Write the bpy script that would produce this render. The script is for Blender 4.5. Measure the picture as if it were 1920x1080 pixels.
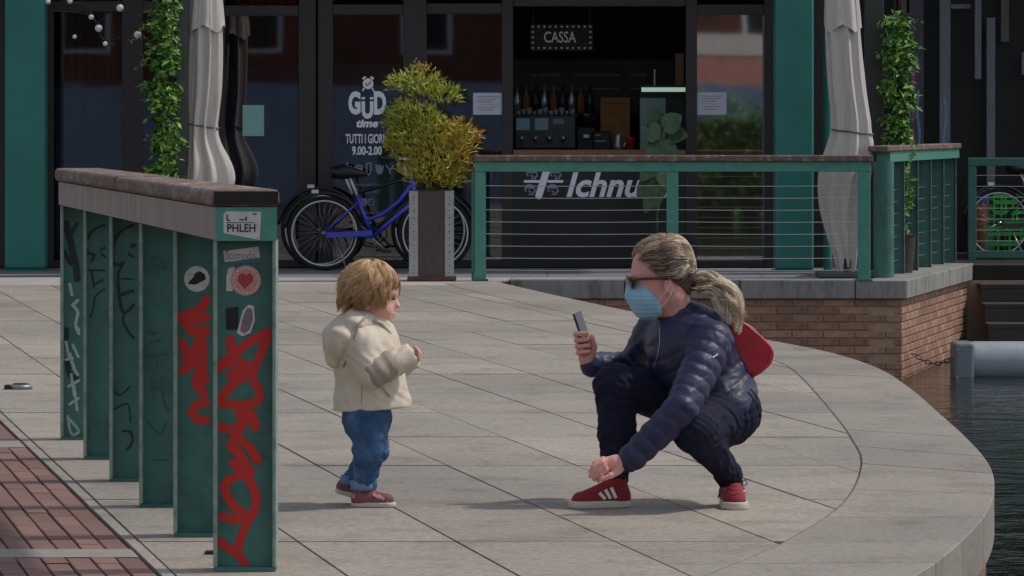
import bpy, bmesh, math, random
import numpy as np
from mathutils import Vector, Matrix

# ---------------------------------------------------------------- camera, sky, sun, exposure
for o in list(bpy.data.objects):
    bpy.data.objects.remove(o)
SC = bpy.context.scene
COL = SC.collection
F, HE, HY = 8000.0, 1.3, 228.0          # focal length in photo pixels, eye height, horizon row
cam_d = bpy.data.cameras.new('camera')
cam = bpy.data.objects.new('camera', cam_d)
COL.objects.link(cam)
cam.location = (0, 0, HE)
cam.rotation_euler = (math.radians(90), 0, 0)
cam_d.sensor_width = 36
cam_d.lens = F / 1920 * 36
cam_d.shift_y = -(540 - HY) / 1920
cam_d.clip_start = 0.1
cam_d.clip_end = 2000
SC.camera = cam
SUN_EL, SUN_AZ = math.radians(56), math.radians(9)     # azimuth measured from +X towards +Y
sdir = Vector((math.cos(SUN_EL) * math.cos(SUN_AZ), math.cos(SUN_EL) * math.sin(SUN_AZ), math.sin(SUN_EL)))
world = bpy.data.worlds.new('World')
SC.world = world
world.use_nodes = True
wn = world.node_tree
sky = wn.nodes.new('ShaderNodeTexSky')
sky.sky_type = 'NISHITA'
sky.sun_disc = False
sky.sun_elevation = SUN_EL
sky.sun_rotation = math.atan2(sdir.x, sdir.y)
sky.air_density = 1.0
sky.dust_density = 1.0
haz = wn.nodes.new('ShaderNodeHueSaturation')          # thin high haze: a paler, less blue sky all round
haz.inputs['Saturation'].default_value = 0.5
wn.links.new(sky.outputs[0], haz.inputs['Color'])
wn.links.new(haz.outputs[0], wn.nodes['Background'].inputs[0])
wn.nodes['Background'].inputs[1].default_value = 0.135
sun_d = bpy.data.lights.new('sun', 'SUN')
sun_d.energy = 2.0
sun_d.angle = math.radians(3.0)
sun_d.color = (1.0, 0.95, 0.88)
sun = bpy.data.objects.new('sun', sun_d)
COL.objects.link(sun)
sun.location = sdir * 30
sun.rotation_euler = sdir.to_track_quat('Z', 'Y').to_euler()
SC.view_settings.view_transform = 'Standard'
SC.view_settings.look = 'None'
SC.view_settings.gamma = 1
SC.view_settings.exposure = 0.02
SC.view_settings.use_curve_mapping = False
SC.render.resolution_x, SC.render.resolution_y = 1024, 576

# ---------------------------------------------------------------- helpers
rnd = random.Random(7)
NR = np.random.RandomState(5)
def P(x, y, Y):
    return Vector(((x - 960) / F * Y, Y, HE - (y - HY) / F * Y))
def GY(y): return HE * F / (y - HY)
def G(x, y): return P(x, y, GY(y))
def lin(c): return c / 12.92 if c <= 0.04045 else ((c + 0.055) / 1.055) ** 2.4
def C(h):
    h = h.lstrip('#')
    return tuple(lin(int(h[i:i + 2], 16) / 255) for i in (0, 2, 4))

MATS = {}
def mat(name, col, rough=0.6, var=0.15, scale=20.0, bump=0.0, bscale=None, metal=0.0, rand=0.0, spec=0.5,
        col2=None, stretch=None, stain=None, stain_scale=3.0, stain_amt=0.5, emit=0.0, sheen=0.0, coat=0.0, attr=None, ramp=None, sss=0.0, specks=None):
    """A procedural surface: two-scale noise on the colour, optional stain blotches, per-object tone, bump."""
    m = bpy.data.materials.new(name)
    m.use_nodes = True
    nt = m.node_tree
    N, L = nt.nodes, nt.links
    b = N['Principled BSDF']
    tc = N.new('ShaderNodeTexCoord')
    mp = N.new('ShaderNodeMapping')
    L.new(tc.outputs['Object'], mp.inputs[0])
    if stretch: mp.inputs['Scale'].default_value = stretch
    n1 = N.new('ShaderNodeTexNoise'); n1.inputs['Scale'].default_value = scale
    n1.inputs['Detail'].default_value = 8; n1.inputs['Roughness'].default_value = 0.65
    L.new(mp.outputs[0], n1.inputs[0])
    rp = N.new('ShaderNodeValToRGB')
    c1 = tuple(max(0, x * (1 - var)) for x in col); c2 = col2 or tuple(min(1, x * (1 + var)) for x in col)
    rp.color_ramp.elements[0].position = 0.3; rp.color_ramp.elements[1].position = 0.7
    rp.color_ramp.elements[0].color = (*c1, 1); rp.color_ramp.elements[1].color = (*c2, 1)
    L.new(n1.outputs[0], rp.inputs[0])
    out = rp.outputs[0]
    if attr:
        at = N.new('ShaderNodeAttribute'); at.attribute_name = attr
        r2 = N.new('ShaderNodeValToRGB')
        els = r2.color_ramp.elements
        els[0].position, els[1].position = ramp[0][0], ramp[-1][0]
        els[0].color, els[1].color = (*ramp[0][1], 1), (*ramp[-1][1], 1)
        for p_, c_ in ramp[1:-1]:
            e = els.new(p_); e.color = (*c_, 1)
        L.new(at.outputs['Fac'], r2.inputs[0])
        out = r2.outputs[0]
    if stain:
        n2 = N.new('ShaderNodeTexNoise'); n2.inputs['Scale'].default_value = stain_scale
        n2.inputs['Detail'].default_value = 6; n2.inputs['Roughness'].default_value = 0.7
        L.new(mp.outputs[0], n2.inputs[0])
        r3 = N.new('ShaderNodeValToRGB')
        r3.color_ramp.elements[0].position = 0.5; r3.color_ramp.elements[1].position = 0.72
        r3.color_ramp.elements[1].color = (stain_amt,) * 3 + (1,)
        L.new(n2.outputs[0], r3.inputs[0])
        mx = N.new('ShaderNodeMix'); mx.data_type = 'RGBA'
        L.new(r3.outputs[0], mx.inputs[0]); L.new(out, mx.inputs[6]); mx.inputs[7].default_value = (*stain, 1)
        out = mx.outputs[2]
    if specks:
        vo = N.new('ShaderNodeTexVoronoi'); vo.inputs['Scale'].default_value = specks[0]
        L.new(tc.outputs['Object'], vo.inputs['Vector'])
        r4 = N.new('ShaderNodeValToRGB'); r4.color_ramp.elements[0].position = specks[1]; r4.color_ramp.elements[1].position = specks[1] * 1.6
        r4.color_ramp.elements[0].color = (specks[2],) * 3 + (1,); r4.color_ramp.elements[1].color = (0, 0, 0, 1)
        L.new(vo.outputs['Distance'], r4.inputs[0])
        my = N.new('ShaderNodeMix'); my.data_type = 'RGBA'
        L.new(r4.outputs[0], my.inputs[0]); L.new(out, my.inputs[6]); my.inputs[7].default_value = (.07, .06, .055, 1)
        out = my.outputs[2]
        n5 = N.new('ShaderNodeTexNoise'); n5.inputs['Scale'].default_value = .55; n5.inputs['Detail'].default_value = 5
        L.new(tc.outputs['Object'], n5.inputs[0])
        r5 = N.new('ShaderNodeValToRGB'); r5.color_ramp.elements[0].position = .36; r5.color_ramp.elements[1].position = .66
        r5.color_ramp.elements[0].color = (.80, .79, .80, 1); r5.color_ramp.elements[1].color = (1.06, 1.02, 1.0, 1)
        L.new(n5.outputs[0], r5.inputs[0])
        mz = N.new('ShaderNodeMix'); mz.data_type = 'RGBA'; mz.blend_type = 'MULTIPLY'; mz.inputs[0].default_value = 1
        L.new(out, mz.inputs[6]); L.new(r5.outputs[0], mz.inputs[7]); out = mz.outputs[2]
    if rand:
        oi = N.new('ShaderNodeObjectInfo')
        mr = N.new('ShaderNodeMapRange'); mr.inputs[3].default_value = 1 - rand; mr.inputs[4].default_value = 1 + rand
        L.new(oi.outputs['Random'], mr.inputs[0])
        hs = N.new('ShaderNodeHueSaturation'); L.new(out, hs.inputs['Color']); L.new(mr.outputs[0], hs.inputs['Value'])
        out = hs.outputs[0]
    L.new(out, b.inputs['Base Color'])
    b.inputs['Roughness'].default_value = rough
    b.inputs['Metallic'].default_value = metal
    b.inputs['Specular IOR Level'].default_value = spec
    if sheen: b.inputs['Sheen Weight'].default_value = sheen
    if coat: b.inputs['Coat Weight'].default_value = coat
    if sss:
        b.inputs['Subsurface Weight'].default_value = sss
        b.inputs['Subsurface Radius'].default_value = (0.02, 0.008, 0.004)
        b.inputs['Subsurface Scale'].default_value = 0.5
    if emit:
        L.new(out, b.inputs['Emission Color']); b.inputs['Emission Strength'].default_value = emit
    if bump:
        n3 = N.new('ShaderNodeTexNoise'); n3.inputs['Scale'].default_value = bscale or scale * 3
        n3.inputs['Detail'].default_value = 6
        L.new(mp.outputs[0], n3.inputs[0])
        bp = N.new('ShaderNodeBump'); bp.inputs['Strength'].default_value = 1.0; bp.inputs['Distance'].default_value = bump
        L.new(n3.outputs[0], bp.inputs['Height']); L.new(bp.outputs[0], b.inputs['Normal'])
    MATS[name] = m
    return m

def glass_mat(name, tint, refl=1.0, rough=0.02):
    m = bpy.data.materials.new(name); m.use_nodes = True
    nt = m.node_tree; N, L = nt.nodes, nt.links
    N.remove(N['Principled BSDF'])
    tr = N.new('ShaderNodeBsdfTransparent'); tr.inputs[0].default_value = (*tint, 1)
    gl = N.new('ShaderNodeBsdfGlossy'); gl.inputs['Roughness'].default_value = rough
    fr = N.new('ShaderNodeFresnel'); fr.inputs[0].default_value = 1.5
    ml = N.new('ShaderNodeMath'); ml.operation = 'MULTIPLY'; ml.inputs[1].default_value = refl
    tc = N.new('ShaderNodeTexCoord'); nz = N.new('ShaderNodeTexNoise'); nz.inputs['Scale'].default_value = 1.3
    bp = N.new('ShaderNodeBump'); bp.inputs['Distance'].default_value = 0.0002
    L.new(tc.outputs['Object'], nz.inputs[0]); L.new(nz.outputs[0], bp.inputs['Height']); L.new(bp.outputs[0], gl.inputs['Normal'])
    mx = N.new('ShaderNodeMixShader')
    L.new(fr.outputs[0], ml.inputs[0]); L.new(ml.outputs[0], mx.inputs[0])
    L.new(tr.outputs[0], mx.inputs[1]); L.new(gl.outputs[0], mx.inputs[2])
    L.new(mx.outputs[0], N['Material Output'].inputs[0])
    MATS[name] = m
    return m

class MB:
    def __init__(s): s.v, s.f, s.t = [], [], []
    def add(s, vs, fs):
        o = len(s.v); s.v += [tuple(v) for v in vs]; s.f += [tuple(i + o for i in f) for f in fs]; return s
    def box(s, x0, x1, y0, y1, z0, z1):
        return s.add([(x0, y0, z0), (x1, y0, z0), (x1, y1, z0), (x0, y1, z0), (x0, y0, z1), (x1, y0, z1), (x1, y1, z1), (x0, y1, z1)],
                     [(3, 2, 1, 0), (4, 5, 6, 7), (0, 1, 5, 4), (1, 2, 6, 5), (2, 3, 7, 6), (3, 0, 4, 7)])
    def obox(s, c, ax, ay, az):
        c, ax, ay, az = map(Vector, (c, ax, ay, az))
        vs = [c + i * ax + j * ay + k * az for k in (-.5, .5) for i, j in ((-.5, -.5), (.5, -.5), (.5, .5), (-.5, .5))]
        return s.add(vs, [(3, 2, 1, 0), (4, 5, 6, 7), (0, 1, 5, 4), (1, 2, 6, 5), (2, 3, 7, 6), (3, 0, 4, 7)])
    def prism(s, poly, z0, z1):
        n = len(poly)
        a = sum(poly[i][0] * poly[(i + 1) % n][1] - poly[(i + 1) % n][0] * poly[i][1] for i in range(n))
        if a < 0: poly = poly[::-1]
        vs = [(p[0], p[1], z0) for p in poly] + [(p[0], p[1], z1) for p in poly]
        return s.add(vs, [tuple(range(n - 1, -1, -1)), tuple(range(n, 2 * n))] + [(i, (i + 1) % n, n + (i + 1) % n, n + i) for i in range(n)])
    def tube(s, pts, r, n=8, caps=True, closed=False):
        pts = [Vector(p) for p in pts]; m = len(pts)
        rs = r if isinstance(r, (list, tuple)) else [r] * m
        vs, fs = [], []
        up = None
        for i in range(m):
            if closed: t = pts[(i + 1) % m] - pts[i - 1]
            else: t = pts[min(i + 1, m - 1)] - pts[max(i - 1, 0)]
            t.normalize()
            if up is None: up = t.orthogonal().normalized()
            u = (up - t * up.dot(t))
            u = u.normalized() if u.length > 1e-6 else t.orthogonal().normalized()
            up = u; w = t.cross(u)
            for k in range(n):
                a = 2 * math.pi * k / n
                vs.append(pts[i] + (u * math.cos(a) + w * math.sin(a)) * rs[i])
        M = m if closed else m - 1
        for i in range(M):
            j = (i + 1) % m
            for k in range(n):
                fs.append((i * n + k, i * n + (k + 1) % n, j * n + (k + 1) % n, j * n + k))
        if caps and not closed:
            fs.append(tuple(range(n - 1, -1, -1))); fs.append(tuple(range((m - 1) * n, m * n)))
        return s.add(vs, fs)
    def lathe(s, prof, c=(0, 0, 0), n=16):
        vs, fs = [], []
        for r, z in prof:
            for k in range(n):
                a = 2 * math.pi * k / n
                vs.append((c[0] + r * math.cos(a), c[1] + r * math.sin(a), c[2] + z))
        for i in range(len(prof) - 1):
            for k in range(n):
                fs.append((i * n + k, i * n + (k + 1) % n, (i + 1) * n + (k + 1) % n, (i + 1) * n + k))
        fs.append(tuple(range(n - 1, -1, -1))); fs.append(tuple(range((len(prof) - 1) * n, len(prof) * n)))
        return s.add(vs, fs)
    def leaf(s, p, d, nrm, ln, w, tone=0.5, fold=0.25):
        d = d.normalized(); sd = d.cross(nrm)
        if sd.length < 1e-5: sd = d.orthogonal()
        sd.normalize(); up = sd.cross(d)
        o = len(s.v)
        s.v += [tuple(p), tuple(p + d * ln * .5 + sd * w * .5 + up * w * fold), tuple(p + d * ln), tuple(p + d * ln * .5 - sd * w * .5 + up * w * fold)]
        s.f += [(o, o + 1, o + 2), (o, o + 2, o + 3)]
        s.t += [tone] * 4
    def mesh(s, name, m=None, smooth=False, bevel=0.0, seg=1, flip=False):
        me = bpy.data.meshes.new(name)
        me.from_pydata(s.v, [], s.f)
        if bevel:
            bm = bmesh.new(); bm.from_mesh(me)
            bmesh.ops.bevel(bm, geom=list(bm.edges), offset=bevel, segments=seg, affect='EDGES', profile=0.5, clamp_overlap=True)
            bm.to_mesh(me); bm.free()
        if s.t and len(s.t) == len(me.vertices):
            a = me.attributes.new('tone', 'FLOAT', 'POINT'); a.data.foreach_set('value', s.t)
        if smooth: me.polygons.foreach_set('use_smooth', [True] * len(me.polygons))
        if m: me.materials.append(MATS[m] if isinstance(m, str) else m)
        me.update()
        return me

def wloc(o):
    v = Vector(o.location)
    return v + wloc(o.parent) if o.parent else v
def obj(name, me, parent=None, loc=None, label=None, kind=None):
    """links a mesh; mesh coordinates are world coordinates unless loc is given"""
    o = bpy.data.objects.new(name, me); COL.objects.link(o)
    if parent:
        o.parent = parent
        o.location = (Vector(loc) if loc is not None else Vector((0, 0, 0))) - wloc(parent)
    elif loc is not None: o.location = loc
    if label: o['label'] = label
    if kind: o['kind'] = kind
    return o
def thing(name, label, cat, loc, group=None):
    o = bpy.data.objects.new(name, None); COL.objects.link(o); o.location = loc
    o.empty_display_size = .1
    o['label'] = label; o['category'] = cat
    if group: o['group'] = group
    return o
def tag(o, label, cat, group=None):
    o['label'] = label; o['category'] = cat
    if group: o['group'] = group
    return o
def part(name, mb, m, parent, smooth=False, bevel=0.0, seg=1, label=None, kind=None):
    return obj(name, mb.mesh(name, m, smooth, bevel, seg), parent, label=label, kind=kind)
def PB(mb, x0, x1, y0, y1, Y, d):
    """box whose front face covers photo pixels x0..x1, y0..y1 at distance Y, depth d behind it"""
    a, b = P(x0, y1, Y), P(x1, y0, Y)
    return mb.box(a.x, b.x, Y, Y + d, a.z, b.z)
def text_mesh(s, x0, y0, x1, y1, Y, m, shear=0.0, bold=0.0, thick=0.0006):
    """letters fitted to a pixel box standing at distance Y"""
    cu = bpy.data.curves.new('lettering', 'FONT'); cu.body = s; cu.offset = bold; cu.shear = shear; cu.resolution_u = 3
    ob = bpy.data.objects.new('lettering', cu); COL.objects.link(ob)
    dg = bpy.context.evaluated_depsgraph_get()
    me = bpy.data.meshes.new_from_object(ob.evaluated_get(dg))
    bpy.data.objects.remove(ob)
    co = np.array([v.co for v in me.vertices])
    lo, hi = co.min(0), co.max(0)
    a, b = P(x0, y1, Y), P(x1, y0, Y)
    for v in me.vertices:
        v.co = (a.x + (v.co.x - lo[0]) / (hi[0] - lo[0]) * (b.x - a.x), Y, a.z + (v.co.y - lo[1]) / (hi[1] - lo[1]) * (b.z - a.z))
    me.materials.clear(); me.materials.append(MATS[m])
    return me
def strokes_mesh(strokes, Y, m, row=1.2):
    """painted line work: strokes = [(width_px, [(x,y)...])], scan-converted into flat strips so nothing overlaps"""
    segs = []
    for w, pts in strokes:
        if len(pts) > 2:                                   # Catmull-Rom smoothing
            q = [pts[0]] + list(pts) + [pts[-1]]; sm = []
            for i in range(1, len(q) - 2):
                for t in np.linspace(0, 1, 7)[:-1]:
                    p0, p1, p2, p3 = map(np.array, (q[i - 1], q[i], q[i + 1], q[i + 2]))
                    sm.append(.5 * ((2 * p1) + (-p0 + p2) * t + (2 * p0 - 5 * p1 + 4 * p2 - p3) * t * t + (-p0 + 3 * p1 - 3 * p2 + p3) * t ** 3))
            sm.append(np.array(pts[-1])); pts = sm
        if len(pts) == 1: pts = [pts[0], pts[0]]
        for a, b in zip(pts[:-1], pts[1:]): segs.append((a[0], a[1], b[0], b[1], w / 2))
    S = np.array(segs, float)
    x0, x1 = (np.minimum(S[:, 0], S[:, 2]) - S[:, 4]).min(), (np.maximum(S[:, 0], S[:, 2]) + S[:, 4]).max()
    y0, y1 = (np.minimum(S[:, 1], S[:, 3]) - S[:, 4]).min(), (np.maximum(S[:, 1], S[:, 3]) + S[:, 4]).max()
    xs = np.arange(x0, x1, .4); mb = MB()
    y = y0
    while y < y1:
        yc = y + row / 2
        bx, by = S[:, 2] - S[:, 0], S[:, 3] - S[:, 1]
        px = xs[:, None] - S[:, 0]; py = yc - S[:, 1]
        t = np.clip((px * bx + py * by) / np.maximum(bx * bx + by * by, 1e-9), 0, 1)
        d = np.hypot(px - t * bx, py - t * by) - S[:, 4]
        ins = (d.min(1) < 0).astype(int)
        e = np.diff(np.concatenate([[0], ins, [0]]))
        for s_, t_ in zip(np.where(e == 1)[0], np.where(e == -1)[0]):
            a, b = x0 + s_ * .4, x0 + t_ * .4
            mb.add([P(a, y + row, Y), P(b, y + row, Y), P(b, y, Y), P(a, y, Y)], [(0, 1, 2, 3)])
        y += row
    return mb.mesh('paint', m)

# ---- implicit surfaces for bodies, clothes and soft things
class Field:
    def __init__(s, lo, hi, h):
        s.lo, s.h = np.array(lo, np.float32), h
        s.n = np.ceil((np.array(hi) - np.array(lo)) / h).astype(int) + 1
        s.f = np.full(s.n, 0.5, np.float32)
    def _sl(s, lo, hi):
        a = np.clip(np.floor((lo - s.lo) / s.h).astype(int), 0, s.n)
        b = np.clip(np.ceil((hi - s.lo) / s.h).astype(int) + 1, 0, s.n)
        return a, b
    def _grid(s, a, b):
        g = [s.lo[i] + np.arange(a[i], b[i], dtype=np.float32) * s.h for i in range(3)]
        return np.meshgrid(*g, indexing='ij', sparse=True)
    def _op(s, lo, hi, fn, k, mode):
        mg = max(k, .012) + 4 * s.h
        a, b = s._sl(np.array(lo) - mg, np.array(hi) + mg)
        if (b <= a).any(): return s
        X, Y, Z = s._grid(a, b)
        d = fn(X, Y, Z)
        sl = tuple(slice(a[i], b[i]) for i in range(3))
        f = s.f[sl]
        if mode == 'sub': d = -d; 
        if k > 0:
            if mode == 'sub':
                h = np.clip(.5 - .5 * (d - f) / -k * -1, 0, 1)
                h = np.clip(.5 + .5 * (d - f) / k, 0, 1)
                s.f[sl] = f * (1 - h) + d * h + k * h * (1 - h)
            else:
                h = np.clip(.5 + .5 * (d - f) / k, 0, 1)
                s.f[sl] = d * (1 - h) + f * h - k * h * (1 - h)
        else:
            s.f[sl] = np.maximum(f, d) if mode == 'sub' else np.minimum(f, d)
        return s
    def cone(s, a, b, ra, rb, k=.02, mode='add', flat=None, quilt=None):
        a, b = np.array(a, np.float32), np.array(b, np.float32); ba = b - a; l2 = float(ba @ ba) + 1e-12
        r = max(ra, rb) * (1 if flat is None else max(1, 1 / flat[1]))
        def fn(X, Y, Z):
            px, py, pz = X - a[0], Y - a[1], Z - a[2]
            tr = (px * ba[0] + py * ba[1] + pz * ba[2]) / l2
            t = np.clip(tr, 0, 1)
            qx, qy, qz = px - t * ba[0], py - t * ba[1], pz - t * ba[2]
            if flat is not None:
                n, f_ = flat; n = np.array(n, np.float32); n = n / np.linalg.norm(n)
                w = (qx * n[0] + qy * n[1] + qz * n[2]) * (f_ - 1)
                qx, qy, qz = qx + w * n[0], qy + w * n[1], qz + w * n[2]
            d = np.sqrt(qx * qx + qy * qy + qz * qz) - (ra + (rb - ra) * t)
            if quilt:
                sp, amp = quilt
                d = d - amp * (np.sqrt(np.abs(np.sin(math.pi * tr * math.sqrt(l2) / sp))) - .7)
            return d
        return s._op(np.minimum(a, b) - r, np.maximum(a, b) + r, fn, k, mode)
    def ell(s, c, r, R=None, k=.02, mode='add', quilt=None):
        c = np.array(c, np.float32); r = np.array(r, np.float32)
        R = np.eye(3, dtype=np.float32) if R is None else np.array(R, np.float32)   # rows = axes
        def fn(X, Y, Z):
            px, py, pz = X - c[0], Y - c[1], Z - c[2]
            q = [(px * R[i][0] + py * R[i][1] + pz * R[i][2]) for i in range(3)]
            k0 = np.sqrt(sum((q[i] / r[i]) ** 2 for i in range(3)))
            k1 = np.sqrt(sum((q[i] / r[i] ** 2) ** 2 for i in range(3))) + 1e-6
            d = k0 * (k0 - 1) / k1
            if quilt:
                n, sp, amp, off = quilt
                u = px * n[0] + py * n[1] + pz * n[2] + off
                d = d - amp * (np.sqrt(np.abs(np.sin(math.pi * u / sp))) - .7)
            return d
        m = float(r.max())
        return s._op(c - m, c + m, fn, k, mode)
    def cut(s, p, n):
        """removes everything on the side n points to"""
        p = np.array(p, np.float32); n = np.array(n, np.float32); n = n / np.linalg.norm(n)
        X, Y, Z = s._grid(np.zeros(3, int), s.n)
        s.f = np.maximum(s.f, (X - p[0]) * n[0] + (Y - p[1]) * n[1] + (Z - p[2]) * n[2]).astype(np.float32)
        return s
    def warp(s, fn):
        X, Y, Z = s._grid(np.zeros(3, int), s.n)
        s.f = (s.f + fn(X, Y, Z)).astype(np.float32); return s
    def mesh(s, name, m, relax=1):
        f = s.f; f[0] = f[-1] = 1; f[:, 0] = f[:, -1] = 1; f[:, :, 0] = f[:, :, -1] = 1
        nx, ny, nz = f.shape
        ins = f < 0
        c = np.zeros((nx - 1, ny - 1, nz - 1), np.int8)
        offs = [(i, j, k) for i in (0, 1) for j in (0, 1) for k in (0, 1)]
        for i, j, k in offs: c += ins[i:nx - 1 + i, j:ny - 1 + j, k:nz - 1 + k]
        act = (c > 0) & (c < 8)
        ci = np.argwhere(act)
        idx = np.full(act.shape, -1, np.int32); idx[act] = np.arange(len(ci))
        acc = np.zeros((len(ci), 3)); cnt = np.zeros(len(ci))
        val = {o: f[ci[:, 0] + o[0], ci[:, 1] + o[1], ci[:, 2] + o[2]] for o in offs}
        for o in offs:
            for ax in range(3):
                if o[ax] == 0:
                    q = list(o); q[ax] = 1; q = tuple(q)
                    va, vb = val[o], val[q]
                    mk = (va < 0) != (vb < 0)
                    t = np.where(mk, va / np.where(mk, va - vb, 1), 0)
                    p = np.tile(np.array(o, float), (len(ci), 1)); p[:, ax] = t
                    acc[mk] += p[mk]; cnt[mk] += 1
        V = s.lo + (ci + acc / cnt[:, None]) * s.h
        faces = []
        for ax in range(3):
            u, v = (ax + 1) % 3, (ax + 2) % 3
            A = [slice(1, -1)] * 3; A[ax] = slice(0, -1)
            B = list(A); B[ax] = slice(1, None)
            s0, s1 = ins[tuple(A)], ins[tuple(B)]
            e = np.argwhere(s0 != s1)
            if not len(e): continue
            base = e.copy(); base[:, u] += 1; base[:, v] += 1
            q = []
            for du, dv in ((0, 0), (-1, 0), (-1, -1), (0, -1)):
                w = base.copy(); w[:, u] += du; w[:, v] += dv
                q.append(idx[w[:, 0], w[:, 1], w[:, 2]])
            q = np.stack(q, 1)
            fl = s0[e[:, 0], e[:, 1], e[:, 2]]
            q[~fl] = q[~fl][:, ::-1]
            faces.append(q)
        Fq = np.concatenate(faces)
        Fq = Fq[(Fq >= 0).all(1)]
        for _ in range(relax):
            S_ = np.zeros_like(V); n_ = np.zeros(len(V))
            for i in range(4):
                a, b = Fq[:, i], Fq[:, (i + 1) % 4]
                np.add.at(S_, a, V[b]); np.add.at(n_, a, 1); np.add.at(S_, b, V[a]); np.add.at(n_, b, 1)
            V = V * .5 + .5 * S_ / np.maximum(n_, 1)[:, None]
        me = bpy.data.meshes.new(name)
        me.vertices.add(len(V)); me.vertices.foreach_set('co', V.astype(np.float32).ravel())
        me.loops.add(len(Fq) * 4); me.loops.foreach_set('vertex_index', Fq.astype(np.int32).ravel())
        me.polygons.add(len(Fq)); me.polygons.foreach_set('loop_start', np.arange(0, len(Fq) * 4, 4, dtype=np.int32))
        me.update(calc_edges=True); me.validate()
        me.polygons.foreach_set('use_smooth', [True] * len(me.polygons))
        me.materials.append(MATS[m])
        return me

def strands_mesh(name, Pt, R, tone, m):
    """hair: Pt (n,m,3) paths, R (n,m) radii, tone (n,m)"""
    n, k, _ = Pt.shape
    T = np.gradient(Pt, axis=1); T /= np.linalg.norm(T, axis=2, keepdims=True) + 1e-9
    ref = NR.normal(size=(n, 1, 3)); U = np.cross(T, ref); U /= np.linalg.norm(U, axis=2, keepdims=True) + 1e-9
    W = np.cross(T, U)
    V = np.stack([Pt + R[..., None] * (U * math.cos(a) + W * math.sin(a)) for a in (0, 2.0944, 4.18879)], 2).reshape(-1, 3)
    b = (np.arange(n)[:, None] * k + np.arange(k - 1)[None]) * 3
    Q = []
    for i in range(3):
        j = (i + 1) % 3
        Q.append(np.stack([b + i, b + j, b + 3 + j, b + 3 + i], -1).reshape(-1, 4))
    Q = np.concatenate(Q)
    me = bpy.data.meshes.new(name)
    me.from_pydata(V.tolist(), [], Q.tolist())
    a = me.attributes.new('tone', 'FLOAT', 'POINT'); a.data.foreach_set('value', np.repeat(tone.reshape(-1), 3).astype(np.float32))
    me.polygons.foreach_set('use_smooth', [True] * len(me.polygons))
    me.materials.append(MATS[m]); me.update()
    return me
# ---------------------------------------------------------------- materials
TEAL = C('#2f7466')
mat('paving', C('#8f887d'), .9, .20, 36, .0025, 110, rand=.09, col2=C('#aba397'), stain=C('#71675f'), stain_scale=3.2, stain_amt=.7, specks=(3.2, .022, .75))
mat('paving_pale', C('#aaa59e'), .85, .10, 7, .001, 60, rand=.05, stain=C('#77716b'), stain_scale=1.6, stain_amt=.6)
mat('paving_shade', C('#77757a'), .85, .12, 7, .001, 50, rand=.05)  # shade of the overhang painted into the slabs as a darker grey
mat('joint', C('#2a2623'), .95, .3, 30)
mat('kerb', C('#918a80'), .9, .20, 34, .002, 100, rand=.06, stain=C('#675f58'), stain_scale=2.2, stain_amt=.65, stretch=(1.2, .8, 1), specks=(2.6, .02, .7))
mat('coping', C('#8a8781'), .88, .18, 9, .0015, 60, rand=.08, stain=C('#3a3733'), stain_scale=4, stain_amt=.75, stretch=(2.4, 1, .6))
mat('clinker', C('#7f5f55'), .85, .16, 25, .001, 90, rand=.2, stain=C('#5d473f'), stain_scale=7, stain_amt=.55)
mat('concrete_band', C('#8f8780'), .9, .12, 14, .001, 60)
mat('wall_brick', C('#9a7560'), .9, .22, 18, .003, 70, rand=.28, stain=C('#544840'), stain_scale=4, stain_amt=.75)
mat('mortar', C('#a58a74'), .95, .2, 30, .001, 80)
mat('timber_dark', C('#3d3734'), .8, .3, 12, .001, 60, stretch=(.4, 3, 3), rand=.1)
mat('pipe_plastic', C('#8f969d'), .5, .12, 6, .0008, 30, stain=C('#5c6064'), stain_scale=3)
mat('pipe_cap', C('#6f767e'), .5, .12, 8)
mat('rusty', C('#4b3a30'), .8, .4, 60, .001, 120, metal=.3)
w = mat('canal_water', C('#12190f'), .045, .3, .6, .0, spec=.6)
nt = w.node_tree; N, L = nt.nodes, nt.links
tc = N.new('ShaderNodeTexCoord'); mp = N.new('ShaderNodeMapping'); mp.inputs['Scale'].default_value = (.8, .9, 1)
L.new(tc.outputs['Object'], mp.inputs[0])
na = N.new('ShaderNodeTexNoise'); na.inputs['Scale'].default_value = 3.2; na.inputs['Detail'].default_value = 5; na.inputs['Distortion'].default_value = .6
nb = N.new('ShaderNodeTexNoise'); nb.inputs['Scale'].default_value = 14; nb.inputs['Detail'].default_value = 3
L.new(mp.outputs[0], na.inputs[0]); L.new(mp.outputs[0], nb.inputs[0])
b1 = N.new('ShaderNodeBump'); b1.inputs['Distance'].default_value = .018
b2 = N.new('ShaderNodeBump'); b2.inputs['Distance'].default_value = .004
L.new(na.outputs[0], b1.inputs['Height']); L.new(nb.outputs[0], b2.inputs['Height'])
L.new(b1.outputs[0], b2.inputs['Normal']); L.new(b2.outputs[0], N['Principled BSDF'].inputs['Normal'])

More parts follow.
